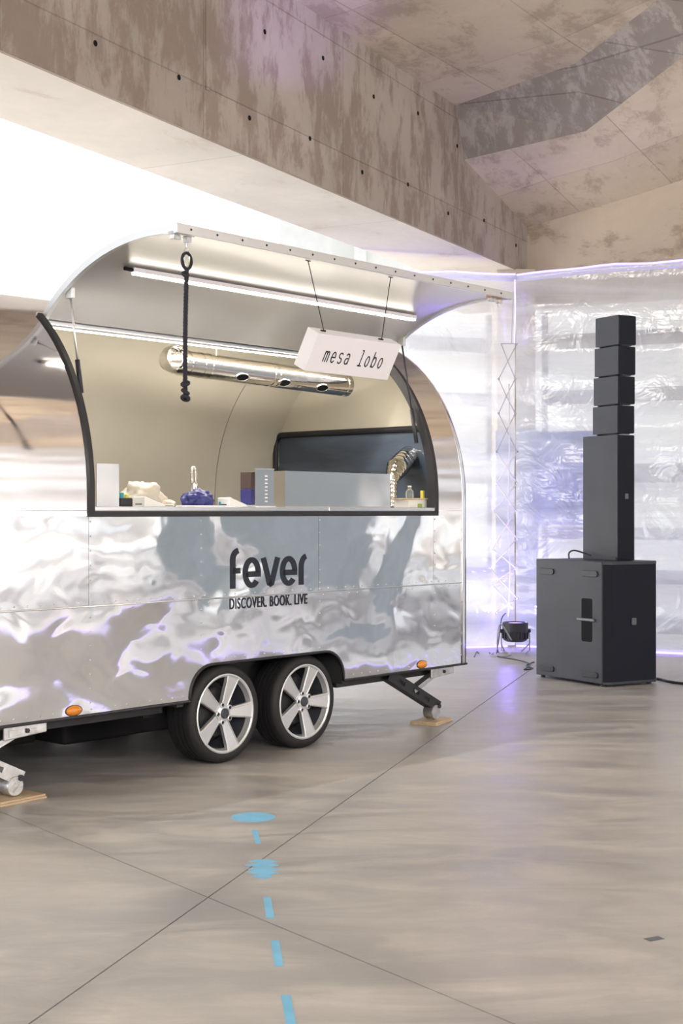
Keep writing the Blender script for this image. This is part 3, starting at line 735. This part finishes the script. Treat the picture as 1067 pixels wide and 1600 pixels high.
def text(body, size, sx, name, m, parent, origin, ax, az, shear=0, bold=.0, thick=.001, spacing=1.0, width=None):
    cu = bpy.data.curves.new(name, 'FONT'); cu.body = body; cu.size = size; cu.shear = shear; cu.offset = bold; cu.extrude = thick; cu.space_character = spacing
    to = bpy.data.objects.new(name, cu); C.objects.link(to); bpy.context.view_layer.update()
    dg = bpy.context.evaluated_depsgraph_get(); me = bpy.data.meshes.new_from_object(to.evaluated_get(dg))
    bpy.data.objects.remove(to)
    xs = [v.co.x for v in me.vertices]; ys = [v.co.y for v in me.vertices]
    k = width/(max(xs)-min(xs)) if width else sx
    ax = Vector(ax); az = Vector(az); ay = ax.cross(az)*-1
    for v in me.vertices:
        c = v.co.copy(); v.co = Vector(origin)+ax*(c.x-min(xs))*k+az*(c.y-min(ys))+ay*(-c.z)
    me.materials.clear(); me.materials.append(m)
    o = bpy.data.objects.new(name, me); C.objects.link(o); o.parent = parent; return o
text('DISCOVER. BOOK. LIVE', .098, 1, 'tagline_lettering', M['blackvinyl'], TR, (.010, -.0025, .979), (1,0,0), (0,0,1), bold=.0009, spacing=1.12, width=.735)

# ================================================================ HANGING THINGS
def tl2w(s, t, z): return T(s, t, z)
# rope
rs_, rt_ = l0+.12, tp[0]+.045; zt = lid_under(rt_)-.075
rp = thing('hanging_rope', 'black twisted pull rope hanging from the raised hatch corner', 'rope', tl2w(rs_, rt_, zt), TH)
ck = MB().tube([(.022*sin(2*pi*i/16), 0, -.055-.055*cos(2*pi*i/16)*(1)) for i in range(16)], .0045, 6, closed=True)
ck.build('carabiner', M['chrome'], rp, smooth=True)
MB().tube([(.035*sin(2*pi*i/16)*(1 if i < 9 else 1), .0, -.075-.045*cos(2*pi*i/16)) for i in range(16)], .009, 8, closed=True).build('rope_loop', M['rope'], rp, smooth=True)
for k in range(3):
    m = MB(); pts_ = []
    for i in range(120):
        z = -.115-.70*i/119; a_ = i*.62+2*pi*k/3; sway = -.012*sin(i/119*2.2)
        pts_.append((.0065*cos(a_)+sway, .0065*sin(a_), z))
    m.tube(pts_, .0075, 6).build('strand', M['rope'], rp, smooth=True)
for z, r in ((-.15, .016), (-.755, .022), (-.80, .019), (-.835, .023)):
    MB().tube([(.8*r*cos(2*pi*i/12)-.010, .8*r*sin(2*pi*i/12), z+.010*sin(2*pi*i/12+z*40)) for i in range(12)], .011, 8, closed=True).build('knot', M['rope'], rp, smooth=True)
# sign
tilt = radians(28)
SO = T(.358, -.45, 2.735)
sg = thing('hanging_sign', 'white box sign with black lettering hung from the hatch by two cords', 'sign', SO, TH)
dn_ = Vector((0, sin(tilt), -cos(tilt))); bk = Vector((0, cos(tilt), sin(tilt))); Ls, Hs, Ds = .845, .262, .105
v = []
for x in (0, Ls):
    for q in (Vector((0,0,0)), dn_*Hs, dn_*Hs+bk*Ds, bk*Ds): v.append(Vector((x,0,0))+q)
MB().add(v, [(0,1,2,3), (4,7,6,5), (0,4,5,1), (1,5,6,2), (2,6,7,3), (3,7,4,0)]).build('sign_box', M['white'], sg, bevel=.002)
# sign letters as thin slanted strokes
def sl(strokes, x0):
    mm = MB()
    for st in strokes:
        n = len(st)
        for i in range(n-1):
            a_ = Vector(st[i]); b_ = Vector(st[i+1]); d_ = (b_-a_); e = d_.normalized()*.02; q_ = Vector((-d_.y, d_.x)).normalized()*.062
            quad = []
            for p in (a_-e+q_, b_+e+q_, b_+e-q_, a_-e-q_):
                x = x0+(p.x+.0*p.y)*.052; zz = p.y*.072
                quad.append((x, zz))
            mm.prism(quad, lambda p, sd: Vector((p[0],0,0))+dn_*(Hs*.70-p[1])-bk*(.003 if sd == 0 else .0005))
    mm.build('letter', M['blackvinyl'], sg)
def A(cx_, cz_, rx, rz, a0, a1): return arcp(cx_, cz_, rx, rz, a0, a1, 12)
G = {
 'm': [[(.02,0),(.02,1)], [(.02,.8)]+A(.22,.78,.18,.2,150,0)+[(.40,0)], [(.40,.8)]+A(.60,.78,.18,.2,150,0)+[(.78,0)]],
 'e': [A(.4,.5,.34,.5,0,320), [(.06,.5),(.74,.5)]],
 's': [A(.4,.75,.30,.25,30,270)+A(.4,.25,.32,.25,90,-150)],
 'a': [[(.12,.85)]+A(.4,.72,.30,.28,120,0)+[(.70,0)], A(.38,.28,.30,.28,60,360)],
 'l': [[(.15,1.5),(.42,1.5),(.42,.15)]+A(.55,.15,.13,.15,180,290), [(.12,0),(.78,0)]],
 'o': [A(.4,.5,.33,.5,0,360)],
 'b': [[(.08,1.5),(.08,0)], A(.40,.5,.33,.5,160,-160)],
}
tx = .13
for ch_ in 'mesa lobo':
    if ch_ != ' ': sl(G[ch_], tx)
    tx += .0685
for (xa, ss, tt) in ((.10, T(.02, -.60, 0), 0), (.685, T(1.12, -.60, 0), 1)):
    topw = Vector((0.358*0, 0, 0))
    sA = (.29 if tt == 0 else 1.10); zA = lid_under(-.60)
    pa = Vector((sA-.358+(-.20 if tt == 0 else -.20), -.15, zA-2.735)); pb = Vector((xa, .0, -.0))+bk*.05
    MB().tube([pa, pb], .003, 6).build('hanging_cord', M['black'], sg)
    MB().tube([pa+Vector((-.02,0,.0)), pa+Vector((.02,0,0))], .006, 6).build('cord_hook', M['black'], sg)
    MB().tube([pb+Vector((-.03,0,.004)), pb+Vector((.015,0,.004))], .006, 6).build('cord_hook', M['black'], sg)

# ================================================================ ON THE COUNTER (z = 1.632)
CZ = 1.632
def S_at(x, t):
    return TL(x, 790, t).x
def place(x, t): return T(S_at(x, t), t, CZ)
def pxm(x, t): # metres per px there
    s = S_at(x, t); return (P0.y+U.y*s+N.y*t)/F
def along_len(x0, x1, t): return S_at(x1, t)-S_at(x0, t)
# left aluminium side guard
o = MB().box(0, along_len(151,186,.10), 0, .004, 0, 67*pxm(168,.1)).build('side_guard', M['steel'], loc=place(151,.10), rot=(0,0,TH)); tag(o, 'upright steel guard sheet at the left end of the counter', 'guard')
# crumpled bags
def blob(name, label, cat, x, t, dx, dy, dz, m, seed, amp=.22, sub=4, fq=3):
    bm = bmesh.new(); bmesh.ops.create_icosphere(bm, subdivisions=sub, radius=1)
    for v_ in bm.verts:
        n = v_.co.normalized(); f = 1+amp*noise.noise(n*fq*.6+Vector((seed,0,0)))+amp*.8*abs(noise.noise(n*fq*1.7+Vector((0,seed,0))))
        c = n*f; c.z = max(c.z, -.62); v_.co = Vector((c.x*dx, c.y*dy, (c.z+.62)*dz/1.62))
    me = bpy.data.meshes.new(name); bm.to_mesh(me); bm.free(); me.materials.append(m)
    for p in me.polygons: p.use_smooth = True
    ob = bpy.data.objects.new(name, me); C.objects.link(ob); ob.location = place(x, t); ob.rotation_euler = (0,0,TH); tag(ob, label, cat); return ob
wbag = blob('plastic_bag', 'crumpled off-white bag lying at the left of the counter', 'bag', 224, .38, .15, .09, .155, M['whitebag'], 2.1, .3)
blob('plastic_bag', 'small crumpled white wrapper beside the left card reader', 'bag', 262, .30, .05, .04, .045, M['whitebag'], 5.1, .35, 3)
bbag = blob('plastic_bag', 'crumpled dark blue plastic bag in front of the tap', 'bag', 309, .22, .115, .07, .105, M['bluebag'], 8.4, .3, 4, 4)
# small boxes left
o = thing('storage_caddy', 'small dark caddy with coloured lids behind the left guard', 'caddy', place(194,.26), TH)
MB().box(-.045,.045,-.03,.03,0,.055).build('caddy_box', M['plasticblack'], o, bevel=.008)
MB().lathe([(.014,.055),(.014,.085),(.001,.09)],12,(-.02,0,0)).build('lid', M['teal'], o, smooth=40)
MB().lathe([(.014,.055),(.014,.075),(.001,.08)],12,(.02,.0,0)).build('lid', M['yellow'], o, smooth=40)
# card readers: wedge + flat tray
def reader(x, t, label, g=None):
    o = thing('card_reader', label, 'card reader', place(x,t), TH)
    w = .055
    MB().prism([(-.10,0),(.06,0),(.06,.016),(-.085,.062),(-.10,.058)], lambda p, sd: (p[0], -w if sd == 0 else w, p[1])).build('body', M['whiteplastic'], o, bevel=.004)
    d = Vector((.145,0,-.046)).normalized(); up = Vector((.046,0,.145)).normalized()
    c = Vector((-.02,0,.0435))
    MB().obox(c, d, (0,1,0), up, .055, .042, .002).build('screen', M['black'], o)
    MB().box(.065,.15,-.045,.045,0,.014).build('dock', M['whiteplastic'], o, bevel=.004)
    MB().box(-.1005,-.0985,-.03,.03,.012,.020).build('port', M['badge'], o)
    MB().box(.075,.14,-.0462,-.045,.005,.009).build('slot', M['blackvinyl'], o)
    return o
reader(236, .12, 'white wedge card reader in front of the off-white bag')
reader(366, .12, 'white wedge card reader between blue bag and steel guard')
o = MB().box(-.015,.015,-.01,.01,0,.03).build('receipt_roll', M['whiteplastic'], loc=place(358,.25)+Vector((0,0,.0)), rot=(0,0,TH)); 
o.scale = (1,1,2.2); tag(o, 'small white paper pack behind the right card reader', 'paper')
o = MB().box(-.012,.012,-.01,.01,0,.035).build('bottle_cap_tub', M['teal'], loc=place(345,.15), rot=(0,0,TH), bevel=.004); tag(o, 'tiny teal tub left of the right card reader', 'tub')
o = MB().prism(rrect(-.22,.22,-.05,.05,.02), lambda p, sd: (p[0], p[1], 0 if sd == 0 else .010)).build('serving_tray', M['white'], loc=place(322,.055), rot=(0,0,TH)); tag(o, 'thin white tray on the counter edge before the blue bag', 'tray')
# spring tap
tp_ = thing('spring_tap', 'chrome spring-neck kitchen tap rising behind the blue bag', 'tap', place(303,.42), TH)
MB().lathe([(.02,0),(.02,.02),(.012,.03),(.010,.16)],16).build('tap_body', M['chrome'], tp_, smooth=40)
for xo in (-.018,.012):
    MB().tube([(xo+.011*cos(i*.9), .011*sin(i*.9), .16+.085*i/60) for i in range(61)], .003, 5).build('spring', M['chrome'], tp_, smooth=True)
    MB().tube([(xo,0,.10 if xo < 0 else .13), (xo,0,.25)], .005, 8).build('neck', M['chrome'], tp_, smooth=True)
MB().tube([(-.018+.030*(1-cos(pi*i/8))/2, 0, .245+.018*sin(pi*i/8)) for i in range(9)], .009, 10).build('bend', M['chrome'], tp_, smooth=True)
MB().lathe([(.012,.125),(.015,.15),(.010,.16)],12,(.014,0,0)).build('spray_head', M['chrome'], tp_, smooth=40)
MB().tube([(.0,0,.03),(.0,0,.0)], .018, 12).build('base', M['chrome'], tp_)
# steel guards
g1 = thing('steel_guard', 'narrow upright steel sheet left of the big steel guard', 'guard', place(399,.10), TH)
MB().box(0, along_len(399,428,.10), 0, .004, 0, 60*pxm(413,.1)).build('sheet', M['steel'], g1)
MB().box(-.002, along_len(399,428,.10)+.002, -.004, .008, 60*pxm(413,.1)-.004, 60*pxm(413,.1)+.002).build('edge', M['trim'], g1)
MB().box(0, along_len(399,428,.1), -.02, .02, 0, .008).build('foot_strip', M['white'], g1)
m = MB()
for i in range(8): m.box(.09, .115, -.002, 0, .035+i*.024, .043+i*.024)
tag(m.build('vent_slots', M['white'], g1), kind='stuff')
o = thing('storage_box', 'dark box with a brown top half behind the narrow steel sheet', 'box', place(391,.20), TH)
MB().box(-.045,.0,-.05,.05,0,.12).build('box_base', M['bluebag'], o, bevel=.004); MB().box(-.045,.0,-.05,.05,.121,.235).build('box_top', mat('brown_card',(.07,.045,.04),.6), o, bevel=.004)
g2 = thing('steel_guard', 'wide low stainless guard panel left of the flexible duct', 'guard', place(446,.12), TH)
Lg = along_len(446,609,.12); hg = 57*pxm(446,.12)
MB().box(0, Lg, 0, .004, 0, hg).build('front_sheet', M['steel'], g2)
MB().box(-.004, 0, 0, .42, 0, hg).build('side_sheet', M['steel'], g2)
MB().box(Lg, Lg+.004, 0, .30, 0, hg).build('side_sheet', M['steel'], g2)
MB().box(-.004, Lg+.004, -.003, .0, 0, .008).build('foot_strip', M['trim'], g2)
# prep box + bottle at right
o = thing('condiment_box', 'low pale box with a wooden lid at the right end of the counter', 'box', place(640,.16), TH)
MB().box(-.10,.12,-.07,.07,0,.060).build('box_body', M['whiteplastic'], o, bevel=.003); MB().box(-.12,.14,-.08,.08,.0605,.072).build('lid_board', M['wood'], o, bevel=.002)
bt = thing('glass_bottle', 'small clear bottle standing on the wooden-lidded box', 'bottle', place(640,.16)+Vector((0,0,.0725)), TH)
MB().lathe([(.028,0),(.031,.006),(.031,.045),(.022,.062),(.013,.070),(.013,.084)],20).build('bottle_body', M['clear'], bt, smooth=40)
MB().lathe([(.015,.084),(.015,.094)],16).build('cap', M['whiteplastic'], bt)
o = MB().box(-.012,.012,-.012,.012,0,.13).build('marker_pot', M['yellow'], loc=place(660,.12), rot=(0,0,TH), bevel=.003); tag(o, 'slim yellow stick pack against the right gasket', 'pack')
o = MB().box(-.02,.02,-.015,.015,0,.03).build('green_tub', M['green'], loc=place(655,.09), rot=(0,0,TH), bevel=.005); tag(o, 'small green tub in front of the yellow pack', 'tub')

# ================================================================ SPEAKERS
cA = px(941,1074,12.98); cA.z = 0
# local frame: x along side face (from front corner to back-left), y along the front
dS = Vector((1.877-2.38, 13.83-12.98, 0)).normalized(); 
ang = atan2(dS.y, dS.x)
SB = thing('subwoofer', 'large black floor subwoofer cabinet carrying the speaker column', 'speaker', cA, ang)
# local y axis = rot90(dS) -> points (-dS.y, dS.x): leftwards; front runs along -y
D, Wd, Hh = .97, .66, 1.145
bv = .085
pl = [(0,-.0),(D,0),(D,-Wd),(0-.0,-Wd)]
body = [(0.0,0),(D,0),(D,-Wd),(.0,-Wd)]
MB().prism(rrect(0,D,-Wd,0,.012,2), lambda p, sd: (p[0], p[1], .025 if sd == 0 else Hh)).build('cabinet', M['spk'], SB, bevel=.008)
gp = [(0,-.004),(-.045,-.075),(-.052,-Wd+.06),(0,-Wd+.004)]
MB().prism(gp, lambda p, sd: (p[0], p[1], .045 if sd == 0 else Hh-.03)).build('front_grille', M['grille'], SB, bevel=.003)
MB().prism([(0,0),(-.05,-.07),(-.057,-Wd+.06),(0,-Wd)], lambda p, sd: (p[0], p[1], Hh-.03 if sd == 0 else Hh)).build('top_lip', M['spk'], SB, bevel=.004)
MB().prism([(0,0),(-.05,-.07),(-.057,-Wd+.06),(0,-Wd)], lambda p, sd: (p[0], p[1], .02 if sd == 0 else .045)).build('bottom_lip', M['spk'], SB, bevel=.004)
for zz in (.10, Hh-.115):
    for xx in (.06, D-.28):
        MB().prism(rrect(xx,xx+.22,zz-.028,zz+.028,.026), lambda p, sd: (p[0], .0 if sd else .012, p[1])).build('corner_pad', M['plasticblack'], SB, bevel=.003)
MB().prism(rrect(.14,.29,.40,.80,.02), lambda p, sd: (p[0], -.002 if sd else .0015, p[1])).build('handle_recess', M['black'], SB)
MB().box(.10,.34,.001,.020,.59,.617).build('handle_bar', M['badge'], SB, bevel=.006)
MB().prism(rrect(-.28,-.38+.0,.0,.0,.0,1) if False else rrect(.0,.055,.0,.065,.008), lambda p, sd: (-.0515 if sd else -.058, -.36+p[0], .56+p[1])).build('badge', M['badge'], SB)
for xx in (.05, D-.05):
    for yy in (-.05, -Wd+.05): MB().lathe([(.025,0),(.02,.025)],12,(xx,yy,0)).build('rubber_foot', M['rubber'], SB)
# column cabinet
def colbox(name, label, xL, xC, xR, yT, yB, Y, grp=None):
    """side face spans xL..xC, front face xC..xR"""
    c = px(xC, yB, Y); wS = (xC-xL)*Y/F; wF = (xR-xC)*Y/F
    # side direction dS, front direction perpendicular
    dep = wS/abs(dS.x - 0) * .96; fr_ = wF/abs(dS.y)*.98
    o = thing(name, label, 'speaker', c, ang, grp); h = (yB-yT)*Y/F
    MB().box(0.0, dep, -fr_, 0, 0, h).build('cabinet', M['spk'], o, bevel=.003)
    MB().box(-.012, 0, -fr_+.002, -.002, .004, h-.004).build('front_grille', M['grille'], o, bevel=.002)
    return o, dep, fr_, h
Yc = 13.25
zt_ = Hh
yb = 800+(1.6-zt_)*F/Yc-.3
cc, dep, frr, hc = colbox('column_speaker', 'tall narrow black column cabinet standing on the subwoofer', 921, 964.5, 994, 679, yb, Yc)
MB().prism(rrect(0,.04,0,.05,.006), lambda p, sd: (-.0125 if sd else -.017, -frr/2-.02+p[0], hc*.49+p[1])).build('badge', M['badge'], cc)
MB().box(.0,.16,.0,.02,0,.03).build('rear_clip', M['plasticblack'], cc, bevel=.003)
lv = [(633,676.5),(587,630.5),(540,584.5),(491.5,537.5)]
lb = ['lowest','second from the bottom','third from the bottom','topmost']
for i, (a_, b_) in enumerate(lv):
    o, dp, fr2, h = colbox('line_array_speaker', f'small black speaker module, {lb[i]} of the four on the column', 933.5+1.3*i, 964.5+.6*i, 994+.9*i, a_, b_, Yc+.02, 'four small modules on top of the speaker column')
    MB().obox((dp*.5, -.004, -.004), (1,0,.03), (0,1,0), (-.03,0,1), dp*.40, .003, .0015).build('splay_bracket', M['plasticblack'], o)
    MB().box(-.002, .03, -fr2*.75, -fr2*.25, -.011, .0).build('connector', M['plasticblack'], o)
    MB().box(dp-.03, dp-.01, -fr2*.8, -fr2*.2, -.011, .0).build('connector', M['plasticblack'], o)
# cables by the speaker
def cable(name, label, pts, r, m):
    P_ = [Vector(p) for p in pts]; out = []
    for i in range(len(P_)-1):
        p0 = P_[max(0,i-1)]; p1 = P_[i]; p2 = P_[i+1]; p3 = P_[min(len(P_)-1,i+2)]
        for k in range(8):
            t = k/8; out.append(.5*((2*p1)+(p2-p0)*t+(2*p0-5*p1+4*p2-p3)*t*t+(3*p1-p0-3*p2+p3)*t**3))
    out.append(P_[-1]); o0 = out[0].copy()
    o = MB().tube([q-o0 for q in out], r, 6).build(name, m, smooth=True, loc=o0); tag(o, label, 'cable'); return o
def fp(x, y, z=.006): 
    Y = F*(1.6-z)/(y-800); return Vector(((x-533.5)*Y/F, Y, z))
cable('speaker_cable', 'black cable looping on top of the subwoofer behind the column', [px(889,873,13.6), px(889,864,13.6), px(897,860,13.6), px(912,864,13.55), px(923,868,13.5)], .008, M['plasticblack'])
cable('speaker_cable', 'black cable leaving the subwoofer to the right frame edge', [fp(1012,1059,.012), fp(1030,1061,.012), fp(1052,1066,.012), fp(1090,1070,.012)], .012, M['plasticblack'])
cable('power_cable', 'tangled dark cable on the floor from uplight to subwoofer', [fp(765,1020), fp(770,1024), fp(790,1028), fp(812,1032), fp(828,1038), fp(819,1046), fp(832,1044), fp(822,1040), fp(834,1034)], .008, M['plasticblack'])
cable('power_cable', 'grey cable looping on the floor under the lattice', [px(799,1000,16.0), px(782,975,15.9), px(777,1000,15.9), fp(779,1020), fp(790,1020), fp(798,1023), fp(785,1026), fp(767,1024), fp(771,1020)], .008, M['cableg'])
cable('power_cable', 'thin black cable standing up behind the uplight', [fp(776,1021), px(781,985,16.1), px(784,966,16.1), px(790,958,16.15)], .006, M['plasticblack'])
cable('power_cable', 'thin dark cable ends beside the trailer corner', [fp(741,1026), fp(745,1018), fp(748,1021)], .005, M['plasticblack'])
# par uplight
pc = px(805,1015,16.15); pc.z = 0
pa = thing('par_light', 'round black uplight glowing violet on the floor left of the subwoofer', 'light', pc, .1)
MB().lathe([(.10,.13),(.135,.15),(.138,.24),(.145,.245),(.145,.345),(.135,.35),(.130,.34)],32, cap=False).build('housing', M['plasticblack'], pa, smooth=40)
MB().lathe([(.001,.135),(.10,.13)],24, cap=False).build('housing_base', M['plasticblack'], pa)
MB().lathe([(.001,.343),(.128,.335)],32, cap=False).build('lens', mat('violet_lens', (.4,.3,1), .2, emit=(.30,.22,1), es=4), pa)
for k in range(14):
    a_ = 2*pi*k/14; MB().obox((.142*cos(a_),.142*sin(a_),.20),(cos(a_),sin(a_),0),(-sin(a_),cos(a_),0),(0,0,1),.01,.006,.035).build('cooling_fin', M['plasticblack'], pa)
for sx in (-1,1):
    MB().tube([(sx*.15,0,.25),(sx*.165,0,.20),(sx*.16,-.02,.03),(sx*.10,-.11,.008)], .008, 6).build('yoke_leg', M['cableg'], pa, smooth=True)
    MB().tube([(sx*.16,.0,.10),(sx*.10,.11,.008)], .008, 6).build('yoke_leg', M['cableg'], pa, smooth=True)
    MB().lathe([(.022,sx*.148),(.022,sx*.175)],12,(0,0,.25),'x').build('yoke_knob', M['plasticblack'], pa)
lamp('par_glow', 'SPOT', pc+Vector((0,0,.37)), pc+Vector((.12,.6,2.2)), 60, (.30,.20,1), spot_size=radians(95), spot_blend=.8, shadow_soft_size=.1)
lamp('violet_floor_spot', 'SPOT', (4.7,14.6,.3), (3.3,15.9,1.3), 60, (.30,.20,1), spot_size=radians(80), spot_blend=1, shadow_soft_size=.05)
lamp('par_glow_side', 'POINT', pc+Vector((-.05,.35,.45)), pc, 9, (.30,.20,1), shadow_soft_size=.05)
# lattice cord
la = thing('cord_lattice', 'white diamond cord lattice hanging down the curtain corner', 'lattice', (px(795,800,16.55).x, 16.55, 0))
def lp(x, y): 
    q = px(x,y,16.55); return Vector((q.x-la.location.x, 0, q.z))
topy = 537; ys = [537, 592, 645, 705, 760, 800, 840, 880, 915, 950]
xl_, xr_ = 782, 808
up = lambda i: 4.4
MB().tube([lp(xl_,537), lp(xr_+1,537)], .006, 6).build('top_bar', M['cableg'], la)
MB().tube([lp(802,455), lp(799,537)], .004, 6).build('suspension_cord', M['cableg'], la)
A_ = [(xl_+1,537),(805,592),(779,646),(808,706),(776,755),(806,798),(770,858),(806,858+30),(768,912),(800,950)]
B_ = [(xr_,537),(779,592),(805,646),(776,706),(808,755),(771,798),(808,842),(766,888),(808,935),(775,958)]
for ser in (A_, B_):
    for i in range(len(ser)-1):
        mt = M['cableg'] if i < 3 else M['cablew']
        MB().tube([lp(*ser[i])+Vector((0,.01*random.random(),0)), lp((ser[i][0]+ser[i+1][0])/2+random.uniform(-1,1), (ser[i][1]+ser[i+1][1])/2), lp(*ser[i+1])], .005 if i < 3 else .008, 6).build('cord', mt, la, smooth=True)
        p = lp(*ser[i+1]); MB().lathe([(.003,-.014),(.013,-.008),(.014,.006),(.004,.013)],8,tuple(p)).build('knot', mt, la, smooth=True)
MB().tube([lp(795,600), lp(796,700), lp(794,800), lp(797,900), lp(794,965)], .007, 6).build('centre_cord', M['cablew'], la, smooth=True)
# ================================================================ FLOOR STICKERS
def sticker(poly_px, label, name='floor_sticker', cat='floor marking', g=None):
    P_ = [fp(x, y, .0) for x, y in poly_px]; c = sum(P_, Vector())/len(P_)
    o = MB().prism([(p.x-c.x, p.y-c.y) for p in P_], lambda p, sd: (p[0], p[1], .0015 if sd else .0002)).build(name, M['blue'], loc=(c.x, c.y, 0))
    tag(o, label, cat, g)
c0 = fp(395.5, 1277, 0)
o = MB().lathe([(.116,.0002),(.116,.0016)],48).build('floor_sticker', M['blue'], loc=(c0.x,c0.y,0)); tag(o, 'round blue sticker on the floor at the head of the dashes', 'floor marking')
G_ = 'blue dashes of the floor trail'
sticker([(393,1297),(402,1297),(408,1318),(399,1318)], 'shortest blue floor dash, next to the round sticker', g=G_)
sticker([(411,1402),(423,1402),(429,1435),(416,1435)], 'blue floor dash just below the jagged blue sticker', g=G_)
sticker([(423,1470),(436,1470),(443,1510),(429,1510)], 'blue floor dash between the jagged sticker and the nearest dash', g=G_)
sticker([(439,1555),(454,1555),(465,1612),(449,1612)], 'nearest blue floor dash, cut by the bottom frame edge', g=G_)
R_, Lf = [], []
yy = 1343; i = 0
rad = [6,22,10,25,8,24,12,23,8,15,4]
while yy < 1374:
    w = rad[i % 11]; R_.append((411+w+(i % 3), yy)); Lf.append((411-w-(i % 2)*2+ (1 if i%3 else -2), yy)); yy += 3; i += 1
sticker(R_+Lf[::-1], 'jagged blue star-like sticker in the dashed trail')
# floor scraps
for k, (x, y) in enumerate(((1022,1467),)):
    q = fp(x, y, 0); o = MB().box(-.035,.035,-.02,.02,.0004,.0012).build('tape_scrap', M['badge'], loc=(q.x,q.y,0), rot=(0,0,.5)); tag(o, 'small grey tape scrap on bare floor at lower right', 'tape')
